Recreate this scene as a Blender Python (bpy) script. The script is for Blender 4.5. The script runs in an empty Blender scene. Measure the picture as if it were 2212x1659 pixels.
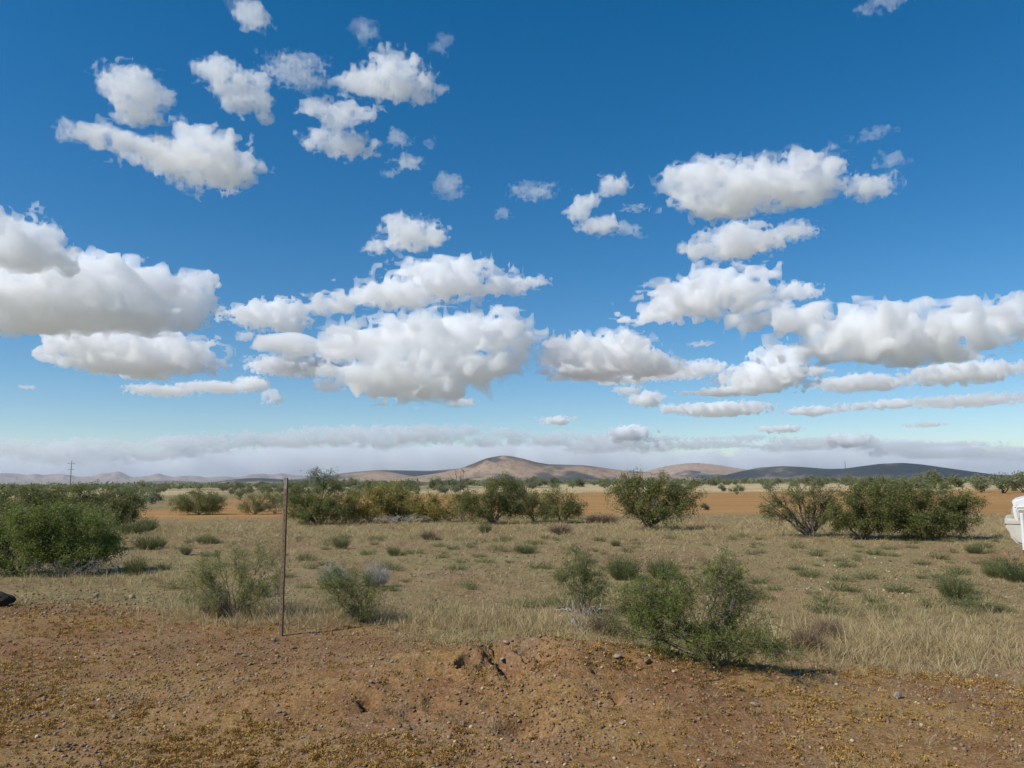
import bpy, bmesh, math, random
import numpy as np
from mathutils import Matrix, Vector

rad = math.radians
scene = bpy.context.scene
C = scene.collection
random.seed(7)
rng = np.random.default_rng(7)

# ------------------------------------------------------------------ camera
W0, H0, FPX = 2212.0, 1659.0, 1671.0          # photo measured at 2212 x 1659, focal length in those pixels
CAM = np.array([0.0, 0.0, 1.65])
PITCH = math.atan((1040.0 - H0 / 2) / FPX)
ROLL = rad(0.40)
cam_d = bpy.data.cameras.new('camera')
cam = bpy.data.objects.new('camera', cam_d)
C.objects.link(cam)
cam_d.sensor_width = 36.0
cam_d.lens = 36.0 * FPX / W0
cam_d.clip_start = 0.05
cam_d.clip_end = 200000.0
_R = Matrix.Rotation(math.pi / 2 + PITCH, 3, 'X') @ Matrix.Rotation(-ROLL, 3, 'Z')
cam.matrix_world = Matrix.Translation(Vector(CAM)) @ _R.to_4x4()
scene.camera = cam
RM = np.array(_R)

# ------------------------------------------------------------------ light
SUN_EL, SUN_AZ = rad(43.0), rad(-119.0)       # azimuth from +Y, positive to the right
SUN = np.array([math.sin(SUN_AZ) * math.cos(SUN_EL), math.cos(SUN_AZ) * math.cos(SUN_EL), math.sin(SUN_EL)])
world = bpy.data.worlds.new('World')
scene.world = world
world.use_nodes = True
wn = world.node_tree.nodes
wl = world.node_tree.links
bg = wn['Background']
sky = wn.new('ShaderNodeTexSky')
sky.sky_type = 'NISHITA'
sky.sun_disc = False
sky.sun_elevation = SUN_EL
sky.sun_rotation = SUN_AZ
sky.altitude = 1300.0
sky.air_density = 1.0
sky.dust_density = 0.1
sky.ozone_density = 2.0
hsv = wn.new('ShaderNodeHueSaturation')
hsv.inputs['Saturation'].default_value = 1.44
hsv.inputs['Hue'].default_value = 0.5
wl.new(sky.outputs[0], hsv.inputs['Color'])
gam = wn.new('ShaderNodeGamma')
gam.inputs['Gamma'].default_value = 0.92
wl.new(hsv.outputs[0], gam.inputs[0])
wl.new(gam.outputs[0], bg.inputs['Color'])
bg.inputs['Strength'].default_value = 0.1
world.cycles.sampling_method = 'MANUAL'
world.cycles.sample_map_resolution = 512
sun_d = bpy.data.lights.new('sun', 'SUN')
sun_d.energy = 3.6
sun_d.angle = rad(0.53)
sun_d.color = (1.0, 0.952, 0.875)
sun = bpy.data.objects.new('sun', sun_d)
C.objects.link(sun)
sun.rotation_euler = Vector(SUN).to_track_quat('Z', 'Y').to_euler()
sun.location = (-30, -10, 40)

vs = scene.view_settings
vs.view_transform = 'Standard'
vs.look = 'None'
vs.exposure = 0.38
vs.gamma = 1.0
vs.use_curve_mapping = False
cy = scene.cycles
cy.max_bounces = 22
cy.diffuse_bounces = 3
cy.glossy_bounces = 2
cy.transmission_bounces = 3
cy.volume_bounces = 22
cy.transparent_max_bounces = 48
cy.caustics_reflective = False
cy.caustics_refractive = False
cy.use_denoising = True
cy.denoiser = 'OPENIMAGEDENOISE'
cy.sample_clamp_indirect = 6.0
cy.use_adaptive_sampling = True
cy.adaptive_threshold = 0.012

# ------------------------------------------------------------------ helpers
def pdir(px, py):
    """direction of a photo pixel (2212 x 1659 scale)"""
    v = RM @ np.array([(px - W0 / 2) / FPX, -(py - H0 / 2) / FPX, -1.0])
    return v / np.linalg.norm(v)

def azel(px, py):
    d = pdir(px, py)
    return math.atan2(d[0], d[1]), math.asin(d[2])

_tab = np.random.default_rng(11).random((64, 64, 64)).astype(np.float32)
_t2 = np.random.default_rng(12).random((256, 256)).astype(np.float32)
def noise3(x, y, z):
    xi = np.floor(x).astype(np.int64); yi = np.floor(y).astype(np.int64); zi = np.floor(z).astype(np.int64)
    fx = (x - xi).astype(np.float32); fy = (y - yi).astype(np.float32); fz = (z - zi).astype(np.float32)
    fx = fx * fx * (3 - 2 * fx); fy = fy * fy * (3 - 2 * fy); fz = fz * fz * (3 - 2 * fz)
    x0 = xi & 63; x1 = (xi + 1) & 63; y0 = yi & 63; y1 = (yi + 1) & 63; z0 = zi & 63; z1 = (zi + 1) & 63
    a = _tab[x0, y0, z0] * (1 - fx) + _tab[x1, y0, z0] * fx
    b = _tab[x0, y1, z0] * (1 - fx) + _tab[x1, y1, z0] * fx
    c = _tab[x0, y0, z1] * (1 - fx) + _tab[x1, y0, z1] * fx
    d = _tab[x0, y1, z1] * (1 - fx) + _tab[x1, y1, z1] * fx
    a = a * (1 - fy) + b * fy
    c = c * (1 - fy) + d * fy
    return (a * (1 - fz) + c * fz) * 2 - 1
def noise2(x, y):
    xi = np.floor(x).astype(np.int64); yi = np.floor(y).astype(np.int64)
    fx = x - xi; fy = y - yi
    fx = fx * fx * (3 - 2 * fx); fy = fy * fy * (3 - 2 * fy)
    x0 = xi & 255; x1 = (xi + 1) & 255; y0 = yi & 255; y1 = (yi + 1) & 255
    a = _t2[x0, y0] * (1 - fx) + _t2[x1, y0] * fx
    b = _t2[x0, y1] * (1 - fx) + _t2[x1, y1] * fx
    return (a * (1 - fy) + b * fy) * 2 - 1
def fbm2(x, y, oct=4, gain=0.5):
    s = 0; a = 1.0; t = 0
    for i in range(oct):
        s = s + a * noise2(x * 2.03 ** i + 17.3 * i, y * 2.03 ** i + 9.1 * i); t += a; a *= gain
    return s / t
def sstep(a, b, x):
    t = np.clip((x - a) / (b - a), 0, 1)
    return t * t * (3 - 2 * t)

def mesh_np(name, V, F, smooth=False, attrs=None):
    """mesh from vertex array and ONE face array (n x 3 or n x 4)"""
    V = np.asarray(V, np.float32); F = np.asarray(F, np.int32)
    me = bpy.data.meshes.new(name)
    n, k = F.shape
    me.vertices.add(len(V)); me.vertices.foreach_set('co', V.ravel())
    me.loops.add(n * k); me.loops.foreach_set('vertex_index', F.ravel())
    me.polygons.add(n)
    me.polygons.foreach_set('loop_start', np.arange(0, n * k, k, dtype=np.int32))
    if smooth:
        me.polygons.foreach_set('use_smooth', np.ones(n, bool))
    me.update(calc_edges=True)
    for an, arr in (attrs or {}).items():
        arr = np.asarray(arr, np.float32)
        if arr.ndim == 1:
            at = me.attributes.new(an, 'FLOAT', 'POINT'); at.data.foreach_set('value', arr)
        else:
            at = me.attributes.new(an, 'FLOAT_COLOR', 'POINT')
            a4 = np.ones((len(arr), 4), np.float32); a4[:, :3] = arr[:, :3]
            at.data.foreach_set('color', a4.ravel())
    return me

def obj(name, me, mat=None, parent=None, loc=None, rotz=0.0, label=None, cat=None, group=None, kind=None):
    o = bpy.data.objects.new(name, me)
    C.objects.link(o)
    if mat is not None and me is not None and not me.materials:
        me.materials.append(mat)
    if parent is not None: o.parent = parent
    if loc is not None: o.location = [float(q) for q in loc]
    if rotz: o.rotation_euler = (0, 0, rotz)
    if label: o['label'] = label
    if cat: o['category'] = cat
    if group: o['group'] = group
    if kind: o['kind'] = kind
    return o

def material(name):
    m = bpy.data.materials.new(name); m.use_nodes = True
    nt = m.node_tree
    return m, nt, nt.nodes['Principled BSDF'], nt.nodes['Material Output']
def nd(nt, typ, ins=None, **kw):
    n = nt.nodes.new(typ)
    for k, v in kw.items(): setattr(n, k, v)
    for k, v in (ins or {}).items():
        s = n.inputs[k]
        if isinstance(v, bpy.types.NodeSocket): nt.links.new(v, s)
        else: s.default_value = v
    return n
def ramp(nt, fac, stops):
    n = nt.nodes.new('ShaderNodeValToRGB')
    nt.links.new(fac, n.inputs[0])
    e = n.color_ramp.elements
    while len(e) < len(stops): e.new(0.5)
    for q, (p, c) in zip(e, stops):
        q.position = p; q.color = (*c, 1) if len(c) == 3 else c
    return n.outputs[0]
def mixc(nt, fac, a, b, mode='MIX'):
    n = nt.nodes.new('ShaderNodeMix'); n.data_type = 'RGBA'; n.blend_type = mode
    for s, v in ((n.inputs[0], fac), (n.inputs[6], a), (n.inputs[7], b)):
        if isinstance(v, bpy.types.NodeSocket): nt.links.new(v, s)
        else: s.default_value = v if not isinstance(v, tuple) else (*v, 1)
    return n.outputs[2]
# ------------------------------------------------------------------ hills (each crest traced as px, py of its skyline, at its own distance)
def hill_material(name, c0, c1, c2, scrub, sc):
    m, nt, b, out = material(name)
    geo = nd(nt, 'ShaderNodeNewGeometry')
    n1 = nd(nt, 'ShaderNodeTexNoise', {'Vector': geo.outputs['Position'], 'Scale': 0.0045 * sc, 'Detail': 7.0, 'Roughness': 0.62})
    n2 = nd(nt, 'ShaderNodeTexNoise', {'Vector': geo.outputs['Position'], 'Scale': 0.035 * sc, 'Detail': 3.0, 'Roughness': 0.7})
    col = ramp(nt, n1.outputs[0], [(0.35, c0), (0.5, c1), (0.66, c2)])
    sp = ramp(nt, n2.outputs[0], [(0.50, (0, 0, 0)), (0.62, (1, 1, 1))])
    col = mixc(nt, nd(nt, 'ShaderNodeMath', {0: sp, 1: 0.65}, operation='MULTIPLY').outputs[0], col, scrub)
    nt.links.new(col, b.inputs['Base Color'])
    b.inputs['Roughness'].default_value = 1.0
    b.inputs['Specular IOR Level'].default_value = 0.05
    return m
hm_main = hill_material('hill_soil', (.25, .165, .105), (.31, .21, .14), (.36, .255, .17), (.12, .105, .06), 1.0)
hm_pink = hill_material('hill_soil_pink', (.30, .20, .14), (.36, .25, .18), (.40, .29, .21), (.17, .14, .09), 1.0)
hm_dark = hill_material('hill_scrub_shade', (.13, .10, .075), (.16, .125, .09), (.18, .145, .105), (.07, .07, .045), 1.2)  # dark scrub colour, with part of the cloud shade put into it
hm_far = hill_material('mountain_soil', (.26, .19, .15), (.32, .235, .19), (.37, .28, .22), (.17, .14, .115), 0.45)

def hill(name, prof, D, depth, mat, label, rough=0.04, base=1046.0, nd_=44, step=4.0, seed=0, pfade=40):
    prof = np.array(prof, float)
    xs = np.arange(prof[0, 0], prof[-1, 0] + 0.1, step)
    # smooth (Catmull-like) interpolation of the skyline
    ys = np.interp(xs, prof[:, 0], prof[:, 1])
    k = max(1, int(9 / step)); ker = np.hanning(2 * k + 3)[1:-1]; ker /= ker.sum()
    ys = np.convolve(np.pad(ys, len(ker) // 2, mode='edge'), ker, 'valid')
    az = np.empty(len(xs)); hh = np.empty(len(xs))
    for i, (x, y) in enumerate(zip(xs, ys)):
        a, e = azel(x, y); az[i] = a; hh[i] = D * math.tan(e) + CAM[2]
    edge = np.minimum(xs - xs[0], xs[-1] - xs)
    hh = np.maximum(hh, 0.0) * sstep(-1, pfade, edge) ** 0.6
    t = np.linspace(-1, 1, nd_)
    A, T = np.meshgrid(az, t, indexing='ij')
    Hc = np.repeat(hh[:, None], nd_, 1)
    r = D + T * depth
    s = np.where(T < 0, 1 - sstep(0, 1, -T) ** 0.95, 1 - sstep(0, 1, T))
    X = np.sin(A) * r; Y = np.cos(A) * r
    L = hh.max() * 1.6 + 60
    n = fbm2(X / L + seed, Y / L + seed * 3.1, 5, 0.55)
    g = np.abs(fbm2(X / (L * .7) + 31 + seed, Y / (L * 1.7) + seed, 4, 0.5))
    Z = Hc * s * (1 + 0.0 * T) + Hc * (n * rough * 4 - g * rough * 3) * np.where(T < 0, 1, .3) * (s * (1 - s) * 4) + n * rough * Hc * 0.25
    Z = np.minimum(Z, Hc * r / D * 1.02)
    Z = np.where(s < 0.01, -6.0, Z - 3 * (1 - s))
    V = np.stack([X, Y, Z], -1).reshape(-1, 3)
    na = len(az)
    ii, jj = np.meshgrid(np.arange(na - 1), np.arange(nd_ - 1), indexing='ij')
    a = (ii * nd_ + jj).ravel()
    F = np.stack([a, a + nd_, a + nd_ + 1, a + 1], -1)
    me = mesh_np(name, V, F, True)
    o = obj(name, me, mat, label=label, kind='structure')
    return V.reshape(na, nd_, 3)

far_prof = [(-260,1036),(-150,1026),(-60,1024),(0,1022),(27,1022),(60,1026),(77,1023),(93,1026),(130,1024),(150,1027),(170,1030),(200,1029),(217,1023),(240,1022),(257,1018),(270,1024),(284,1031),(310,1029),(327,1027),(342,1022),(357,1027),(377,1031),(394,1028),(427,1028),(447,1032),(467,1030),(490,1029),(507,1032),(524,1029),(540,1025),(567,1023),(587,1026),(607,1022),(630,1026),(667,1029),(720,1033),(800,1040)]
hill('mountain_range', far_prof, 17000, 3800, hm_far, 'pale hazy mountain range far off at the left', rough=.16, step=2.5, nd_=56, seed=3)
hill('mountain_range_foothill', [(-330,1045),(-150,1036),(0,1035),(60,1037),(150,1036),(230,1034),(300,1036),(400,1037),(520,1036),(640,1039),(760,1046)], 14500, 1600, hm_far, 'low pale foothills under the far mountain range', rough=.12, step=2, seed=8)
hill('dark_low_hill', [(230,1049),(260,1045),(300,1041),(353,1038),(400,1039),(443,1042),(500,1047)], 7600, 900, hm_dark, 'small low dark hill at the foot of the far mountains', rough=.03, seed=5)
hill('brown_low_hill', [(400,1048),(463,1041),(500,1036),(533,1033),(570,1033),(617,1036),(680,1040),(760,1046)], 7000, 900, hm_main, 'low brown hill left of the pointed hill', rough=.03, seed=6)
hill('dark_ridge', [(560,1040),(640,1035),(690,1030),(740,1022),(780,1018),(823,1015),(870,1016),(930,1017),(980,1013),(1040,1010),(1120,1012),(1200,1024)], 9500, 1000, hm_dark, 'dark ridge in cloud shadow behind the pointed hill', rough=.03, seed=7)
hill('sunlit_knoll', [(640,1044),(700,1034),(740,1026),(780,1020),(813,1017),(850,1021),(891,1029),(940,1037),(980,1043)], 7200, 700, hm_main, 'small sunlit knoll in front of the dark ridge', rough=.035, seed=9)
V_main = hill('pointed_hill', [(780,1043),(860,1034),(920,1026),(960,1020),(1000,1010),(1025,1000),(1050,990),(1080,984.5),(1100,985),(1130,991),(1155,998),(1185,1003),(1220,1004),(1260,1005),(1300,1010),(1340,1016),(1390,1019),(1440,1024),(1520,1034),(1600,1043)], 6800, 900, hm_main, 'brown pointed hill in the middle of the skyline', rough=.045, seed=1, step=3, nd_=70)
hill('pink_hill', [(1330,1040),(1380,1022),(1420,1011),(1450,1005),(1480,1001),(1510,1000),(1550,1004),(1590,1011),(1640,1018),(1700,1028),(1780,1040)], 8300, 1000, hm_pink, 'pale pinkish rounded hill right of the pointed hill', rough=.03, seed=2)
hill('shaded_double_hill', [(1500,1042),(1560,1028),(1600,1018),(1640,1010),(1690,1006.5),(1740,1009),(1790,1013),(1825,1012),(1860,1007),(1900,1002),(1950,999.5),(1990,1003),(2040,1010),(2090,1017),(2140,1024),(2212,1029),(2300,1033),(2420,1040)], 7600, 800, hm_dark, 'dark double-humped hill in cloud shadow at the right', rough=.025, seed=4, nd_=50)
hill('distant_plateau', [(2060,1034),(2120,1029),(2170,1028),(2240,1026),(2330,1025),(2460,1028),(2560,1036)], 15500, 1200, hm_far, 'faint pale rise on the horizon at far right', rough=.05, seed=12)

# ------------------------------------------------------------------ clouds: noise-eroded ellipsoid unions, meshed, filled with scattering vapour
def surface_nets(F):
    S = F > 0
    nx, ny, nz = F.shape
    cs = np.zeros((nx - 1, ny - 1, nz - 1), np.int8)
    off = [(i, j, k) for i in (0, 1) for j in (0, 1) for k in (0, 1)]
    for i, j, k in off: cs += S[i:nx - 1 + i, j:ny - 1 + j, k:nz - 1 + k]
    mixed = (cs > 0) & (cs < 8)
    idx = -np.ones(mixed.shape, np.int32)
    ci, cj, ck = np.nonzero(mixed)
    idx[ci, cj, ck] = np.arange(len(ci))
    acc = np.zeros((len(ci), 3)); cnt = np.zeros(len(ci))
    for a in off:
        for ax in range(3):
            if a[ax]: continue
            b = list(a); b[ax] = 1
            fa = F[ci + a[0], cj + a[1], ck + a[2]]; fb = F[ci + b[0], cj + b[1], ck + b[2]]
            m = (fa > 0) != (fb > 0)
            t = np.where(m, fa / np.where(m, fa - fb, 1), 0)
            p = np.array(a, float)[None, :] + np.zeros((len(ci), 1)); p[:, ax] = t
            acc[m] += p[m]; cnt[m] += 1
    V = acc / cnt[:, None] + np.stack([ci, cj, ck], -1)
    faces = []
    for ax in range(3):
        u, v = [q for q in range(3) if q != ax]
        sl0 = [slice(None)] * 3; sl1 = [slice(None)] * 3
        sl0[ax] = slice(0, -1); sl1[ax] = slice(1, None)
        d = S[tuple(sl0)] != S[tuple(sl1)]
        e = np.argwhere(d)
        e = e[(e[:, u] > 0) & (e[:, v] > 0) & (e[:, u] < F.shape[u] - 1) & (e[:, v] < F.shape[v] - 1)]
        def c(du, dv):
            q = e.copy(); q[:, u] -= du; q[:, v] -= dv
            return idx[q[:, 0], q[:, 1], q[:, 2]]
        f = np.stack([c(1, 1), c(0, 1), c(0, 0), c(1, 0)], -1)
        ins = S[e[:, 0], e[:, 1], e[:, 2]]
        if ax == 1: ins = ~ins
        f[~ins] = f[~ins][:, ::-1]
        faces.append(f)
    return V, np.concatenate(faces)

_vapour = {}
def vapour(dens):
    if dens in _vapour: return _vapour[dens]
    m = bpy.data.materials.new('cloud_vapour'); m.use_nodes = True
    nt = m.node_tree; nt.nodes.remove(nt.nodes['Principled BSDF'])
    v = nt.nodes.new('ShaderNodeVolumeScatter')
    v.inputs['Color'].default_value = (0.982, 0.990, 1.0, 1)
    v.inputs['Density'].default_value = dens
    v.inputs['Anisotropy'].default_value = 0.0
    nt.links.new(v.outputs[0], nt.nodes['Material Output'].inputs['Volume'])
    m.cycles.homogeneous_volume = True
    _vapour[dens] = m
    return m

AN = np.array([1.0, 2.2, 1.0])   # cells are longer in depth
PX = FPX / 2.16          # focal length in render pixels
cloud_tris = 0
def cloud(blobs, R, label, dens=0.012, erode=0.68, freq=1.0, group='scattered fair-weather clouds', vox=1.3, flat=0.6, name='cumulus_cloud', deep=0.85, fringe=None, cap=12500):
    """blobs: (px, py, rx, ry) ellipses in photo pixels; R: horizontal range in metres of the cloud"""
    global cloud_tris
    if fringe is None: fringe = .15 if R < 4700 else 0
    near_ = R < 4700
    if near_: erode = erode * 1.28
    bl = []
    for (cx, cy_, rx, ry) in blobs:
        d = pdir(cx, cy_)
        hr = math.hypot(d[0], d[1]); e = math.atan2(d[2], hr)
        D = R / math.cos(e)
        c = d * D
        wx = rx * D / FPX; wr = ry * D / FPX
        wd = min(deep * wx, 0.85 * wr / max(math.sin(e), 1e-3), 2.2 * wx)
        wz = math.sqrt(max(wr ** 2 - (wd * math.sin(e)) ** 2, (0.45 * wr) ** 2)) / math.cos(e)
        bl.append((c, math.atan2(d[0], d[1]), wx, wd, wz))
    az0 = math.atan2(np.mean([b[0][0] for b in bl]), np.mean([b[0][1] for b in bl]))
    ca, sa = math.cos(az0), math.sin(az0)
    rot = np.array([[ca, -sa, 0], [sa, ca, 0], [0, 0, 1.0]])     # rows: right, away, up
    cs = np.array([rot @ b[0] for b in bl]); rs = np.array([b[2:] for b in bl])
    pad = 1.6 if near_ else 1.42
    lo = (cs - rs * pad).min(0); hi = (cs + rs * pad).max(0)
    Dm = np.linalg.norm(cs.mean(0)); px_m = Dm / PX
    v = px_m * vox
    s = rng.random(3) * 60
    for attempt in range(4):
        size = np.ceil((hi - lo) / (v * AN)).astype(int) + 3
        while size.prod() > 1.1e6:
            v *= 1.1; size = np.ceil((hi - lo) / (v * AN)).astype(int) + 3
        g = [lo[i] - v * AN[i] + np.arange(size[i]) * v * AN[i] for i in range(3)]
        X, Y, Z = np.meshgrid(*[q.astype(np.float32) for q in g], indexing='ij')
        fld = None
        for c, r in zip(cs, rs):
            f = 1.0 - np.sqrt(((X - c[0]) / r[0]) ** 2 + ((Y - c[1]) / r[1]) ** 2 + ((Z - c[2]) / r[2]) ** 2)
            fld = f if fld is None else np.logaddexp(fld * 7, f * 7) / 7
        # billows: lumps whose size follows the cloud, finer ones eroding the rim
        Ls = float(np.median(np.minimum(rs[:, 0], rs[:, 2]))) / freq
        n = np.zeros_like(fld); a = 1.0; tot = 0; L = Ls * 0.95
        for o_ in range(6):
            m = noise3(X / L + s[0], Y / L + s[1], Z / (L * 0.85) + s[2])
            if o_ % 2: m = 1 - 2.0 * np.abs(m) ** 0.9
            n += a * m; tot += a; a *= 0.73 if near_ else 0.67; L *= 0.5
            if L < v * 1.4: break
        fld = fld + erode * (n / tot * 1.65 - (0.30 if near_ else 0.22))
        for ax in range(3):
            sl = [slice(None)] * 3
            for e_ in (0, -1):
                sl[ax] = e_; fld[tuple(sl)] = -1
        org = np.array([g[0][0], g[1][0], g[2][0]])
        V, F = surface_nets(fld)
        if len(F) <= cap * 1.15: break
        v *= math.sqrt(len(F) / cap) * 1.03
    if len(V) < 8: return None
    V = V * v * AN + org
    V = V @ rot                                # back to world
    cen = V.mean(0)
    me = mesh_np(name, V - cen, F, False)
    cloud_tris += 2 * len(F)
    o = obj(name, me, vapour(dens), loc=cen, label=label, cat='cloud', group=group)
    if fringe:
        # a thinner veil of vapour round the core softens the rim
        f2 = fld[::2, ::2, ::2] + fringe
        for ax in range(3):
            sl = [slice(None)] * 3
            for e_ in (0, -1):
                sl[ax] = e_; f2[tuple(sl)] = -1
        V2, F2 = surface_nets(f2)
        if len(V2) > 8:
            obj('fringe', mesh_np('fringe', (V2 * v * AN * 2 + org) @ rot - cen, F2, False), vapour(dens * .28), o)
            cloud_tris += 2 * len(F2)
    return o
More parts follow.
